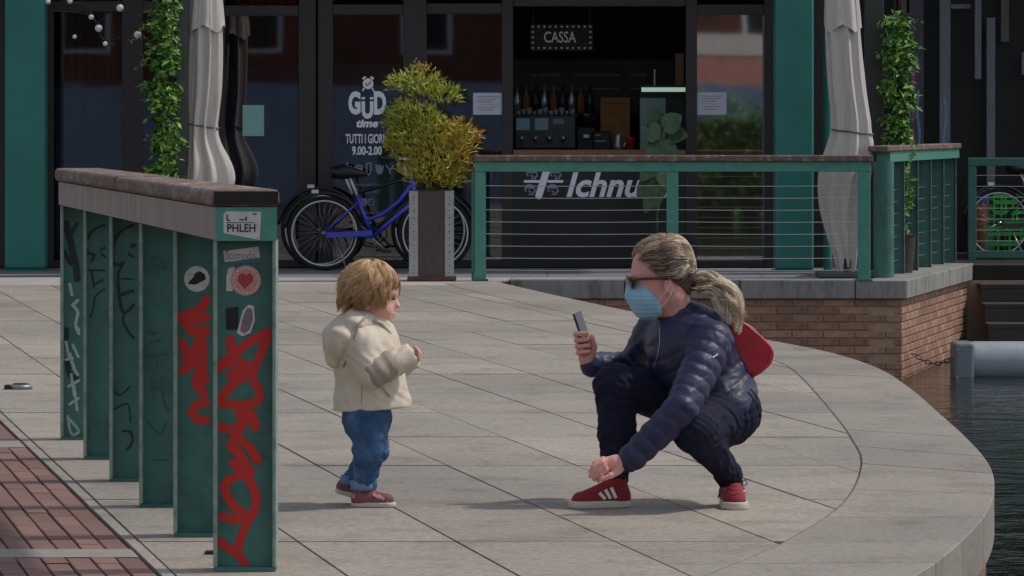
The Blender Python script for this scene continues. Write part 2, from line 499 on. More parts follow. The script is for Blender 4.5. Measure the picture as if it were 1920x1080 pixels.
# ---------------------------------------------------------------- the promontory: slabs, kerb, clinker path
K = .1925                                        # joints and railing run along (-K, 1)
def smooth_line(pts, n):
    q = [pts[0]] + list(pts) + [pts[-1]]; o = []
    for i in range(1, len(q) - 2):
        for t in np.linspace(0, 1, n + 1)[:-1]:
            p0, p1, p2, p3 = map(np.array, (q[i - 1], q[i], q[i + 1], q[i + 2]))
            o.append(.5 * ((2 * p1) + (-p0 + p2) * t + (2 * p0 - 5 * p1 + 4 * p2 - p3) * t * t + (-p0 + 3 * p1 - 3 * p2 + p3) * t ** 3))
    o.append(np.array(pts[-1]))
    return [tuple(map(float, p)) for p in o]
outer = smooth_line([(-.09, 34.45), (.33, 31.9), (.814, 29.2), (1.22, 26.9), (1.56, 25.2), (1.80, 23.95), (1.925, 22.6), (1.945, 21.0), (1.90, 18.8), (1.85, 17.0),
                     (1.775, 15.75), (1.62, 14.45), (1.40, 13.25), (1.15, 12.2), (.7, 10.75), (.2, 9.5), (-.5, 8.2), (-1.6, 6.8)], 6)
inner = smooth_line([(-.56, 34.3), (-.14, 31.8), (.36, 29.0), (.77, 26.9), (1.10, 25.1), (1.33, 23.9), (1.45, 22.9), (1.468, 21.6), (1.43, 19.1), (1.39, 17.5),
                     (1.325, 16.2), (1.12, 14.5), (.815, 13.1), (.55, 12.2), (.12, 10.75), (-.35, 9.6), (-1.0, 8.5), (-2.0, 7.2)], 6)
def clip(poly, cl):
    def area(p): return sum(p[i][0] * p[(i + 1) % len(p)][1] - p[(i + 1) % len(p)][0] * p[i][1] for i in range(len(p))) / 2
    if area(cl) < 0: cl = cl[::-1]
    out = list(poly)
    for i in range(len(cl)):
        a, b = cl[i], cl[(i + 1) % len(cl)]
        ins = lambda p: (b[0] - a[0]) * (p[1] - a[1]) - (b[1] - a[1]) * (p[0] - a[0]) >= 0
        src, out = out, []
        for j in range(len(src)):
            p, q = src[j - 1], src[j]
            if ins(p) != ins(q):
                d1 = (b[0] - a[0]) * (p[1] - a[1]) - (b[1] - a[1]) * (p[0] - a[0])
                d2 = (b[0] - a[0]) * (q[1] - a[1]) - (b[1] - a[1]) * (q[0] - a[0])
                t = d1 / (d1 - d2); out.append((p[0] + (q[0] - p[0]) * t, p[1] + (q[1] - p[1]) * t))
            if ins(q): out.append(q)
        if not out: return [], 0
    r = []
    for p in out:
        if not r or math.hypot(p[0] - r[-1][0], p[1] - r[-1][1]) > 1e-4: r.append(p)
    return r, abs(area(r)) if len(r) > 2 else 0
CP = 1.345                                       # brick path edge: X = CP - K*Y
PB_Y = 33.92
base_poly = [(p[0] + .02, p[1]) for p in inner if p[1] < PB_Y] + [(CP - K * 7.2, 7.2), (CP - K * PB_Y, PB_Y), (-.5, PB_Y)]
base_poly = base_poly[::-1]
mb = MB().prism(base_poly, -.9, -.025)
plaza = obj('plaza', mb.mesh('plaza', 'joint'), kind='structure')
inn2 = [(p[0] - .002, p[1]) for p in inner if p[1] < PB_Y]
slab_poly = inn2 + [(CP + .006 - K * 7.2, 7.2), (CP + .006 - K * PB_Y, PB_Y), (-.5, PB_Y)]
C0, DC, R0, DR = 2.37, .49, 14.67, 1.46
rows = [R0 + DR * k for k in range(-5, 15)]
rows[-1] = PB_Y + .01
rows = [r for r in rows if r < PB_Y - .3] + [PB_Y - .004]
gx, gy = .0042, .007
for i in range(-3, 13):
    ca, cb = C0 + DC * i + gx, C0 + DC * (i + 1) - gx
    for a, b in zip(rows[:-1], rows[1:]):
        y0, y1 = a + gy, b - gy
        xm = (ca + cb) / 2 - K * (y0 + y1) / 2
        if xm < -(y1 + 1) * .125 - .5 or y1 < 9: continue
        pl, ar = clip(slab_poly, [(ca - K * y0, y0), (cb - K * y0, y0), (cb - K * y1, y1), (ca - K * y1, y1)])
        if ar < .01: continue
        dz = rnd.uniform(-.0012, .0012)
        obj('paving_slab', MB().prism(pl, -.05, dz).mesh('paving_slab', 'paving'), plaza)
# kerb stones along the rounded edge
n = len(outer); i = 0; step = 4
while i < n - 1:
    j = min(i + step, n - 1)
    o_, in_ = outer[i:j + 1], inner[i:j + 1]
    def sh(p, q, d):
        v = np.array(q) - np.array(p); l = np.linalg.norm(v); return tuple(np.array(p) + v / l * d)
    o2 = list(o_); i2 = [(p[0] + .002, p[1]) for p in in_]
    o2[0] = sh(o_[0], o_[1], .004); o2[-1] = sh(o_[-1], o_[-2], .004); i2[0] = sh(i2[0], i2[1], .004); i2[-1] = sh(i2[-1], i2[-2], .004)
    me = MB().prism(o2 + i2[::-1], -.17, .002 + rnd.uniform(-.001, .001)).mesh('kerb_stone', 'kerb', bevel=.004)
    obj('kerb_stone', me, plaza)
    i = j
qw = [(p[0] - .03, p[1]) for p in outer] + [(p[0] + .02, p[1]) for p in inner[::-1]]
qm = mat('quay_brick', C('#8d6049'), .9, .2, 18, .002, 70)
N, L = qm.node_tree.nodes, qm.node_tree.links
bt = N.new('ShaderNodeTexBrick'); bt.inputs['Scale'].default_value = 4; bt.inputs['Color1'].default_value = (*C('#8d5f48'), 1); bt.inputs['Color2'].default_value = (*C('#6e4b3a'), 1)
bt.inputs['Mortar'].default_value = (*C('#857565'), 1); bt.inputs['Mortar Size'].default_value = .03
tcq = N.new('ShaderNodeTexCoord'); cmb = N.new('ShaderNodeSeparateXYZ'); cm2 = N.new('ShaderNodeCombineXYZ')
L.new(tcq.outputs['Object'], cmb.inputs[0]); L.new(cmb.outputs[1], cm2.inputs[0]); L.new(cmb.outputs[2], cm2.inputs[1]); L.new(cm2.outputs[0], bt.inputs[0])
L.new(bt.outputs[0], N['Principled BSDF'].inputs['Base Color'])
tag(obj('quay_wall', MB().prism(qw, -1.6, -.172).mesh('quay_wall', 'quay_brick')), 'brick quay wall below the rounded stone edge', 'wall')

# clinker path on the left, bricks laid on edge along the railing direction
path = obj('path', MB().prism([(CP - .004 - K * 6, 6), (CP - .004 - K * 26, 26), (-9, 26), (-9, 6)], -.6, -.012).mesh('path', 'joint'), kind='structure')
bl, bw = .30, .0745
def par(ca, cb, y0, y1, z0, z1):
    return MB().prism([(ca - K * y0, y0), (cb - K * y0, y0), (cb - K * y1, y1), (ca - K * y1, y1)], z0, z1)
brick_me = par(.0035, bw - .0035, .003, bl - .003, -.05, 0).mesh('brick', 'clinker', bevel=.0025)
bands = [(12.73, 12.97), (17.02, 17.42)]
segs_y = [(8.2, 12.72), (12.98, 17.01), (17.43, 21.6)]
rest = MB()
for s in range(24):
    ca = CP - .006 - bw * (s + 1)
    for si, (a, b) in enumerate(segs_y):
        y = a - (bl * .5 if s % 2 else 0)
        while y < b - .03:
            y0, y1 = max(y, a), min(y + bl, b)
            x = ca - K * y0
            if y1 - y0 > .04:
                if y1 > 11.9 and x > -.125 * y0 - .1 and y1 < 19.4:
                    if y1 - y0 > bl - .01:
                        obj('brick', brick_me, path, loc=(ca - K * y0, y0, rnd.uniform(-.002, .002)))
                    else:
                        obj('brick', par(ca + .0035, ca + bw - .0035, y0 + .003, y1 - .003, -.05, rnd.uniform(-.002, .002)).mesh('brick', 'clinker'), path)
                elif x > -.17 * y0 - .4:
                    rest.prism([(ca + .0035 - K * y0, y0 + .003), (ca + bw - .0035 - K * y0, y0 + .003), (ca + bw - .0035 - K * y1, y1 - .003), (ca + .0035 - K * y1, y1 - .003)], -.05, 0)
            y += bl
part('brick', rest, 'clinker', path, kind='stuff')
for a, b in bands:
    part('concrete_strip', par(CP - 3.2, CP - .008, a, b, -.05, .001), 'concrete_band', path)

# ---------------------------------------------------------------- terrace by the cafe, its brick wall, steps, canal
TY = 34.80
tp = [(-9, PB_Y), (-.42, PB_Y), (-.10, 34.50), (.02, TY + .1), (3.15, TY + .1), (4.12, 38.92), (14, 38.92), (14, 50), (-9, 50)]
terrace = obj('terrace', MB().prism(tp, -.14, -.01).mesh('terrace', 'joint'), kind='structure')
def slab_row(y0, y1, step, m, x0=-6.0, name='paving_slab'):
    x = x0
    sh_ = [(-9, PB_Y + .006), (-.46, PB_Y + .006), (-.12, 34.46), (-.02, TY + .34), (3.28, TY + .34), (4.0, 38.6), (14, 38.6), (14, 50), (-9, 50)]
    while x < 6:
        pl, ar = clip(sh_, [(x + .003, y0 + .004), (x + step - .003, y0 + .004), (x + step - .003, y1 - .004), (x + .003, y1 - .004)])
        if ar > .02: obj(name, MB().prism(pl, -.05, rnd.uniform(-.001, .001)).mesh(name, m), terrace)
        x += step
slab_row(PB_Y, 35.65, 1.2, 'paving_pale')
slab_row(35.65, 37.85, .9, 'paving_shade')
def coping(a, b, w, ln, nm):
    a, b = np.array(a), np.array(b); d = (b - a); L_ = np.linalg.norm(d); d = d / L_; nrm = np.array((-d[1], d[0]))
    t = 0
    while t < L_ - .05:
        u = min(t + ln, L_)
        p = [a + d * (t + .004), a + d * (u - .004), a + d * (u - .004) + nrm * w, a + d * (t + .004) + nrm * w]
        obj('coping_stone', MB().prism([tuple(q) for q in p], -.145, .004 + rnd.uniform(0, .003)).mesh('coping_stone', nm, bevel=.006), terrace)
        t = u
coping((-.02, TY), (3.22, TY), .34, .94, 'coping')
coping((3.225, TY + .002), (4.215, 38.98), .34, .86, 'coping')
tb = [(-9, PB_Y + .05), (-.4, PB_Y + .05), (-.02, TY + .05), (3.17, TY + .05), (4.13, 38.9), (14, 38.9), (14, 50), (-9, 50)]
wall = thing('terrace_wall', 'red brick retaining wall under the terrace coping, standing in the canal', 'wall', (3.2, TY, -1.5))
part('mortar_core', MB().prism(tb, -1.5, -.147), 'mortar', wall)
wb = MB().box(0, .245, 0, .1, 0, .054).mesh('brick', 'wall_brick', bevel=.004)
hb = MB().box(0, .12, 0, .1, 0, .054).mesh('brick', 'wall_brick', bevel=.004)
def wall_bricks(a, ang, length, ch):
    d = Vector((math.cos(ang), math.sin(ang), 0)); nrm = Vector((-d.y, d.x, 0))
    for r in range(11):
        z = -.147 - .0645 * (r + 1) + .004
        t = 0 if r % 2 == 0 else -.128
        while t < length - .06:
            s = max(t, 0); e = min(t + .255, length)
            rec = .028 if (ch and r % 2 and e > length - .05) else 0
            me = wb if e - s > .2 else hb
            if e - s > .09:
                o = obj('brick', me, wall, loc=Vector(a) + d * (s if e < length - .01 else length - (.25 if me is wb else .125)) + nrm * (rec + rnd.uniform(0, .003)) + Vector((0, 0, z)))
                o.rotation_euler = (0, 0, ang)
            t += .255
wall_bricks((.25, TY + .035, 0), 0, 2.93, True)
ang = math.atan2(4.16 - 3.185, 38.95 - (TY + .035)); 
wall_bricks((3.185, TY + .035, 0), math.pi / 2 - ang, 4.2, False)
mb = MB()
mb.v = [(-60, -40, -.8), (80, -40, -.8), (80, 60, -.8), (-60, 60, -.8)]; mb.f = [(0, 1, 2, 3)]
obj('water', mb.mesh('water', 'canal_water'), kind='structure')
obj('ground', MB().box(-900, 900, -900, 900, -2.6, -2.5).mesh('ground', 'joint'), kind='structure')
steps = thing('timber_steps', 'dark timber steps going down to the canal beside the brick wall', 'steps', (5.5, 38, -1.2))
for i in range(6):
    zt = -.005 - .165 * i; yf = 38.96 - .30 * i
    part('tread', MB().box(4.24, 12, yf - .32, yf - .004, zt - .045 - .165, zt - .165), 'timber_dark', steps, bevel=.006)
    part('riser', MB().box(4.25, 12, yf - .015, yf + .02, zt - .163, zt - .004), 'timber_dark', steps)
# floating pipe boom with its end plate and chain
pz, py = -.8 + .10, 35.25
boom = thing('floating_pipe', 'grey plastic pipe boom floating on the canal by the brick corner', 'pipe', (P(1850, 700, py).x, py, -.9))
x0 = P(1790, 700, py).x
mb = MB(); prof = []
mb.tube([(x0 + .12, py, pz + .02), (x0 + .16, py, pz + .02), (9, py, pz + .02)], .165, 32)
part('pipe', mb, 'pipe_plastic', boom, smooth=False, bevel=0)
boom.children[0].data.polygons.foreach_set('use_smooth', [len(p.vertices) == 4 for p in boom.children[0].data.polygons])
mb = MB(); pl = []
mb.obox((x0 + .06, py - .02, pz + .02), (.17, 0, 0), (0, .34, 0), (0, 0, .33))
part('end_plate', mb, 'pipe_cap', boom, bevel=.03, seg=3)
for dz in (.12, -.1):
    part('bolt', MB().lathe([(.012, 0), (.012, .008)], (x0 + .0, py - .196, pz + dz), 8), 'pipe_plastic', boom)
chain = thing('mooring_chain', 'rusty mooring chain from the brick wall to the grey pipe', 'chain', (x0 - .2, 35.2, -.66))
ca, cb = Vector((3.29, 35.12, -.60)), Vector((x0 - .015, py - .14, -.64))
for i in range(9):
    t = (i + .5) / 9; c = ca.lerp(cb, t) + Vector((0, 0, -.07 * math.sin(math.pi * t)))
    pts = []
    d = (cb - ca).normalized(); n_ = Vector((0, 0, 1)) if i % 2 else Vector((0, 1, 0))
    for k in range(12):
        a = 2 * math.pi * k / 12
        pts.append(c + d * math.cos(a) * .026 + n_ * math.sin(a) * .014)
    part('chain_link', MB().tube(pts, .005, 5, closed=True), 'rusty', chain, smooth=True)
# ---------------------------------------------------------------- near railing with stickers and sprayed tags
mat('teal_paint', C('#41746a'), .5, .12, 14, .0004, 120, stain=C('#274740'), stain_scale=4, stain_amt=.75, specks=(16, .03, .35))
mat('teal_paint_light', C('#4f8f7d'), .45, .10, 14, .0004, 120, stain=C('#37685c'), stain_scale=6, stain_amt=.5)
mat('teal_edge_lit', C('#86988a'), .45, .2, 25, .0004, 90, stain=C('#3e6a5e'), stain_scale=12, stain_amt=.8)  # paler teal: the sunlit look of the flange edges is put into the colour
mat('taupe_paint', C('#8f8074'), .7, .12, 9, .0008, 60, stain=C('#b7aa9a'), stain_scale=9, stain_amt=.6, stretch=(1, 2.4, .15))
mat('cap_wood', C('#6a554b'), .8, .3, 22, .002, 40, stretch=(4, .6, 4), stain=C('#a89c90'), stain_scale=3.5, stain_amt=.85)
mat('cap_end', C('#241c1a'), .8, .3, 40)
mat('spray_red', C('#c62c22'), .55, .08, 40)
mat('spray_black', C('#1b2c2a'), .6, .3, 60)
mat('spray_faint', C('#2a5850'), .55, .2, 60)
mat('spray_white', C('#aab8b5'), .6, .2, 50)
mat('sticker_white', C('#c9c4bd'), .5, .10, 60, stain=C('#8a857f'), stain_scale=40, stain_amt=.5)
mat('sticker_black', C('#191715'), .5, .2, 60)
mat('sticker_pink', C('#c98f80'), .5, .18, 90)
mat('sticker_red', C('#a83a3f'), .5, .15, 90)
mat('sticker_blue', C('#2f5a70'), .6, .2, 50)
mat('sticker_purple', C('#7b6a76'), .5, .3, 120)
mat('steel_grey', C('#8b8f90'), .4, .15, 40, metal=.6)
mat('wire_steel', C('#b9bcbb'), .3, .1, 40, metal=.7)

HB, HP = .958, .182                       # underside of the beam, post width
posts = [(397, 1072), (320, 1003), (255, 946), (200, 897), (150, 857), (110, 825)]
pp = [(G(x, y).x, GY(y)) for x, y in posts]
# even spacing along the railing
c_ = sum(x + K * y for x, y in pp) / 6
y_a, y_b = pp[0][1], pp[-1][1]
pp = [(c_ - K * (y_a + (y_b - y_a) * i / 5), y_a + (y_b - y_a) * i / 5) for i in range(6)]
rail = thing('steel_railing', 'green steel railing with wooden cap, stickers and red sprayed tag beside the brick path', 'railing', (pp[0][0] + .09, pp[0][1], 0))
webY = []
for i, (x, y) in enumerate(pp):
    e = MB().box(x + .012, x + HP - .012, y + .045, y + .057, .012, HB - .002)
    e.box(x + .002, x + HP - .002, y + .004, y + .106, 0, .012)
    po = part('post', e, 'teal_paint', rail)
    fl = MB()
    for xx in (x, x + HP - .011): fl.box(xx, xx + .011, y, y + .11, .0125, HB - .001)
    part('flange', fl, 'teal_edge_lit', po, bevel=.002)
    webY.append(y + .045 - .0012)
(x1, y1), (x2, y2) = pp[0], pp[-1]
ya, yb = y1 - .012, y2 + .12
def skew(xa, xb, ya, yb, z0, z1):
    f = lambda c, y: (c - K * (y - y1), y)
    return MB().prism([f(x1 + xa, ya), f(x1 + xb, ya), f(x1 + xb, yb), f(x1 + xa, yb)], z0, z1)
part('beam', skew(.004, HP - .002, ya + .001, yb, HB + .0005, 1.052), 'taupe_paint', rail)
part('end_plate', skew(.003, HP, ya - .006, ya, HB - .002, 1.053), 'teal_paint_light', rail)
ym = y1 + (y2 - y1) * .545
part('cap_board', skew(-.006, HP + .008, ya - .012, ym - .004, 1.054, 1.105), 'cap_wood', rail, bevel=.016, seg=4)
part('cap_board', skew(-.012, HP + .004, ym + .004, yb + .01, 1.056, 1.109), 'cap_wood', rail, bevel=.016, seg=4)
part('cap_end', skew(-.001, HP + .003, ya - .0142, ya - .0122, 1.060, 1.099), 'cap_end', rail)
fb = MB().box(x1 - .022, x1 - .002, y1 + .5, y1 + .53, .0, .045); fb.box(x1 - .06, x1 + .0, y1 + .49, y1 + .54, 0, .008)
part('foot_bracket', fb, 'sticker_black', rail)
def u3(l): return [(300 + a / 2.075, 560 + b / 2.075) for a, b in l]
tag1 = [(17, u3(s)) for s in [
    [(274, 158), (276, 175)], [(272, 185), (290, 205)], [(418, 132), (355, 165), (300, 205), (262, 235), (222, 268)], [(418, 132), (402, 190), (375, 250), (352, 292)],
    [(225, 272), (265, 252), (310, 248), (360, 272)], [(275, 300), (310, 280), (355, 285), (365, 320), (388, 365), (375, 400), (330, 412), (270, 412), (232, 398), (262, 355), (310, 312), (345, 296)],
    [(240, 500), (285, 508), (330, 480), (350, 450)], [(320, 420), (358, 455), (372, 500)], [(312, 420), (312, 500), (290, 545), (276, 575), (305, 600), (330, 640), (352, 680)],
    [(300, 545), (350, 580), (378, 628)], [(285, 640), (310, 655), (345, 670)], [(345, 690), (300, 690), (262, 712), (252, 745), (275, 790), (312, 828), (350, 845), (372, 805), (370, 755), (345, 700)],
    [(245, 850), (295, 858), (345, 860)], [(365, 830), (335, 880), (315, 930), (300, 985)], [(232, 945), (270, 975), (310, 1000), (335, 1045)]]]
tag1 = [(w, [(min(max(x, 409), 503), y) for x, y in p]) for w, p in tag1]
obj('sprayed_tag', strokes_mesh(tag1, webY[0], 'spray_red'), rail, label='red sprayed tag on the end post')
tag2 = [(17, [(min(x, 388), y) for x, y in u3(s)]) for s in [
    [(178, 5), (165, 30), (130, 55), (75, 72)], [(75, 75), (120, 85), (178, 72)], [(95, 92), (130, 130), (178, 118)], [(90, 175), (100, 215), (108, 262), (90, 278)],
    [(178, 125), (140, 190), (125, 240), (160, 270)], [(170, 180), (165, 260), (175, 320)], [(150, 290), (140, 330), (170, 370)], [(178, 405), (145, 412), (126, 442), (148, 470), (178, 472)]]]
obj('sprayed_tag', strokes_mesh(tag2, webY[1], 'spray_red'), rail, label='red sprayed tag on the second post')
def sprayed(me, par): return obj('sprayed_lines', me, par, kind='stuff')
def u4(l): return [(100 + a / 3.6, 300 + b / 3.6) for a, b in l]
def u8(l): return [(a / 1.8, 480 + b / 1.8) for a, b in l]
sprayed(strokes_mesh([(5, u4([(345, 440), (290, 460), (240, 510), (215, 570), (235, 625), (275, 640), (260, 680)])), (4, u4([(320, 605), (350, 590)])), (4, u4([(325, 635), (350, 655)])),
    (3, u4([(235, 745), (345, 745)])), (4, u4([(258, 750), (275, 860)])), (4, u4([(285, 835), (335, 810)])), (3, u4([(345, 870), (285, 920), (270, 1000), (250, 1060)]))], webY[4], 'spray_black'), rail)
sprayed(strokes_mesh([(6, u4([(540, 440), (470, 470), (420, 530), (400, 600), (405, 690), (440, 710), (475, 690)])), (5, u4([(475, 690), (440, 760), (435, 810)])), (3, u4([(435, 800), (540, 805)])),
    (6, u4([(435, 810), (450, 960), (480, 1030), (540, 980)])), (7, u4([(450, 910), (535, 885)])), (5, u4([(480, 1030), (470, 1090), (500, 1150), (540, 1200)])), (8, u4([(530, 580), (545, 575)])), (5, u4([(510, 635), (540, 655)])),
    (5, u8([(415, 590), (440, 595), (447, 625), (430, 652)])), (3, u8([(370, 430), (400, 470), (440, 440)])), (3, u8([(380, 520), (430, 500), (440, 560)]))], webY[3], 'spray_black'), rail)
sprayed(strokes_mesh([(4, u4([(765, 720), (720, 680), (690, 650), (670, 690), (700, 715), (760, 730)])), (7, u8([(505, 258), (525, 262)])), (6, u8([(510, 292), (540, 285)])),
    (4, u8([(490, 340), (565, 330)])), (5, u8([(525, 335), (530, 370)])), (5, u8([(515, 420), (520, 480)])), (5, u8([(515, 455), (550, 440)])), (5, u8([(545, 415), (555, 500), (570, 520)])), (4, u8([(515, 690), (568, 685)])),
    (4, u8([(500, 560), (540, 600), (560, 560)]))], webY[2], 'spray_faint'), rail)
sprayed(strokes_mesh([(13, u4([(85, 430), (110, 520), (130, 620), (150, 700), (160, 800)])), (9, u4([(75, 620), (120, 700)])), (7, u4([(120, 500), (160, 430)])), (11, u8([(222, 250), (222, 275)])), (9, u8([(225, 350), (235, 400), (255, 410)]))], webY[5], 'spray_black'), rail)
sprayed(strokes_mesh([(6, u8([(235, 95), (242, 130)])), (6, u8([(245, 165), (262, 150)])), (6, u8([(245, 165), (262, 190), (255, 230), (266, 250)])), (5, u8([(255, 240), (266, 262)])), (5, u8([(222, 290), (232, 340)])),
    (5, u8([(222, 350), (245, 345)])), (6, u8([(235, 330), (250, 380), (262, 400)])), (5, u8([(245, 300), (264, 340)])), (5, u8([(230, 440), (266, 420)])), (5, u8([(240, 400), (250, 470)])), (5, u8([(235, 500), (264, 480)])),
    (5, u8([(250, 440), (260, 520)])), (5, u8([(228, 540), (240, 600), (266, 590), (228, 545)]))], webY[5] - .0008, 'spray_white'), rail)
# stickers on the end post
ys = ya - .0065 - .0006
def quad(mb, pts, Y): mb.add([P(x, y, Y) for x, y in pts], [tuple(range(len(pts)))]); return mb
def rot(cx, cy, w, h, a):
    a = math.radians(a); return [(cx + x * math.cos(a) - y * math.sin(a), cy + x * math.sin(a) + y * math.cos(a)) for x, y in ((-w / 2, h / 2), (w / 2, h / 2), (w / 2, -h / 2), (-w / 2, -h / 2))]
def disc(cx, cy, r, n=28): return [(cx + r * math.cos(2 * math.pi * k / n), cy - r * math.sin(2 * math.pi * k / n)) for k in range(n)]
st = part('sticker', quad(MB(), [(419, 437), (487, 450), (490, 397), (424, 396), (419, 402)], ys), 'sticker_white', rail, label='torn white sticker with black letters')
obj('lettering', text_mesh('PHLEH', 426, 420, 479, 435, ys - .0005, 'sticker_black', bold=.02), st)
obj('lettering', strokes_mesh([(2.5, [(426, 403), (426, 413), (430, 413)]), (3, [(450, 412), (456, 412)]), (3, [(461, 408), (461, 413)]), (1.5, [(424, 417), (476, 417)]), (2, [(474, 401), (480, 401)])], ys - .0005, 'sticker_black'), st)
w0 = webY[0] - .0008
r_ = rot(453, 477, 67, 21, -7.5)
st = part('sticker', quad(MB(), r_, w0), 'sticker_white', rail, label='white strip sticker set at a slant')
obj('lettering', text_mesh('Scomodo', 423, 470, 478, 487, w0 - .0005, 'sticker_purple'), st)
part('sticker', quad(MB(), [(424, 546), (436, 546), (440, 500), (428, 503), (424, 520)], w0), 'sticker_white', rail)
part('sticker', quad(MB(), [(430, 545), (488, 545), (488, 492), (440, 494)], w0 + .0003), 'sticker_blue', rail)
st = part('sticker', quad(MB(), disc(461, 526, 28.5), w0 - .0005), 'sticker_pink', rail, label='round pink sticker with a red heart')
ring = MB()
for k in range(20):
    a, b = 2 * math.pi * k / 20, 2 * math.pi * (k + .55) / 20
    quad(ring, [(461 + 22 * math.cos(a), 526 - 22 * math.sin(a)), (461 + 25 * math.cos(a), 526 - 25 * math.sin(a)), (461 + 25 * math.cos(b), 526 - 25 * math.sin(b)), (461 + 22 * math.cos(b), 526 - 22 * math.sin(b))], w0 - .001)
part('print', ring, 'sticker_white', st)
part('print', quad(MB(), [(458, 543), (474, 528), (475, 519), (469, 512), (462, 516), (455, 512), (447, 517), (446, 527)], w0 - .001), 'sticker_red', st)
st = part('sticker', quad(MB(), disc(369, 523, 24), webY[1] - .0008), 'sticker_white', rail, label='round white sticker on the second post')
part('print', quad(MB(), [(352, 532), (366, 534), (386, 524), (384, 514), (374, 508), (366, 512), (362, 520), (356, 526)], webY[1] - .0013), 'sticker_black', st)
part('sticker', quad(MB(), [(424, 618), (447, 618), (447, 575), (424, 578)], w0), 'sticker_black', rail)
st = part('sticker', quad(MB(), [(444, 624), (454, 631), (470, 624), (478, 600), (476, 574), (466, 571), (455, 582), (449, 605)], w0 - .0005), 'sticker_white', rail, label='torn sticker of a sketched figure')
part('print', quad(MB(), [(450, 620), (458, 626), (468, 618), (474, 600), (473, 580), (464, 577), (457, 590), (453, 606)], w0 - .001), 'sticker_purple', st)

# ---------------------------------------------------------------- terrace railings
RY = TY + .02
def base_shoe(x, y, w=.13): return MB().box(x - w / 2, x + w / 2, y - .03, y + .11, .003, .014)
r2 = thing('terrace_railing', 'green railing with steel wires and a wood handrail along the terrace edge', 'railing', (P(1260, 500, RY).x, RY, 0))
za, zb = P(0, 303, RY).z, P(0, 322, RY).z
for xa, xb in ((890, 911), (1250, 1272), (1609, 1632)):
    a, b = P(xa, 500, RY).x, P(xb, 500, RY).x
    part('post', MB().box(a, b, RY + .002, RY + .05, .008, zb - .001), 'teal_paint_light', r2, bevel=.004)
    part('foot_plate', base_shoe((a + b) / 2, RY), 'teal_paint', r2)
part('side_plate', MB().box(P(884, 0, RY).x, P(889.4, 0, RY).x, RY + .01, RY + .10, .008, zb), 'teal_paint', r2)
xa, xb = P(890, 0, RY).x, P(1632, 0, RY).x
part('top_rail', MB().box(xa - .002, xb + .002, RY, RY + .06, zb, za - .001), 'teal_paint_light', r2, bevel=.004)
part('handrail', MB().box(xa - .01, xb + .02, RY - .03, RY + .12, za, P(0, 291, RY).z), 'cap_wood', r2, bevel=.01, seg=2)
for k in range(8):
    z = P(0, 348 + 22.6 * k, RY).z
    pts = [(xa + .05 + (xb - xa - .1) * t, RY + .03, z - .012 * (4 * (t % .5) * (.5 - t % .5) * 4) * .5) for t in np.linspace(0, 1, 17)]
    part('wire', MB().tube(pts, .0032, 5), 'wire_steel', r2)
r3 = thing('corner_railing', 'green steel railing of close upright plates on the lit terrace side', 'railing', (3.5, 37, 0))
A, B = np.array((3.155, 35.55)), np.array((4.11, 39.45))
zc = .965
for i in range(6):
    q = A + (B - A) * i / 5
    w_ = .118
    e = MB().box(q[0] - w_ + .008, q[0] - .008, q[1] + .03, q[1] + .04, .006, zc - .002)
    po = part('post', e, 'teal_paint', r3)
    fl = MB().box(q[0] - .008, q[0], q[1], q[1] + .08, .006, zc - .001)
    part('flange', fl, 'teal_edge_lit', po)
    fl = MB().box(q[0] - w_, q[0] - w_ + .008, q[1], q[1] + .08, .006, zc - .001)
    part('flange', fl, 'teal_paint', po)
cy = MB().lathe([(.085, .003), (.085, zc + .004)], (P(1657, 0, 35.4).x, 35.4, 0), 24)
part('corner_post', cy, 'teal_paint', r3, smooth=False)
D = (B - A) / np.linalg.norm(B - A); Nn = np.array((-D[1], D[0]))
def run(a, b, w0_, w1_): return [tuple(a + Nn * w0_), tuple(b + Nn * w0_), tuple(b + Nn * w1_), tuple(a + Nn * w1_)]
part('beam', MB().prism(run(A - D * .1, B + D * .1, -.012, .10), zc, zc + .085), 'teal_paint_light', r3)
part('handrail', MB().prism(run(A - D * .32, B + D * .12, -.03, .14), zc + .086, zc + .135), 'cap_wood', r3, bevel=.008)
for k in range(7):
    z = .12 + .1 * k
    part('wire', MB().tube([(A[0] + D[0] * t - .05, A[1] + D[1] * t + .06, z) for t in (.05, 4.0)], .003, 5), 'wire_steel', r3)
FY_ = 39.75
r4 = thing('wire_railing', 'green framed wire railing in front of the parked bicycles and green crates', 'railing', (P(1900, 480, FY_).x, FY_, 0))
for xa in (1815, 2060, 2300):
    a, b = P(xa, 0, FY_).x, P(xa + 16, 0, FY_).x
    part('post', MB().box(a, b, FY_ + .002, FY_ + .05, .0, P(0, 311, FY_).z - .001), 'teal_paint', r4, bevel=.004)
xa, xb = P(1815, 0, FY_).x, P(2316, 0, FY_).x
part('top_rail', MB().box(xa, xb, FY_, FY_ + .055, P(0, 311, FY_).z, P(0, 296, FY_).z), 'teal_paint', r4, bevel=.004)
part('bottom_rail', MB().box(xa + .002, xb, FY_ - .003, FY_ + .055, P(0, 484, FY_).z, P(0, 470, FY_).z), 'teal_paint', r4, bevel=.004)
for k in range(7):
    z = P(0, 329 + 20.5 * k, FY_).z
    part('wire', MB().tube([(xa, FY_ + .025, z), (xb, FY_ + .025, z)], .003, 5), 'wire_steel', r4)
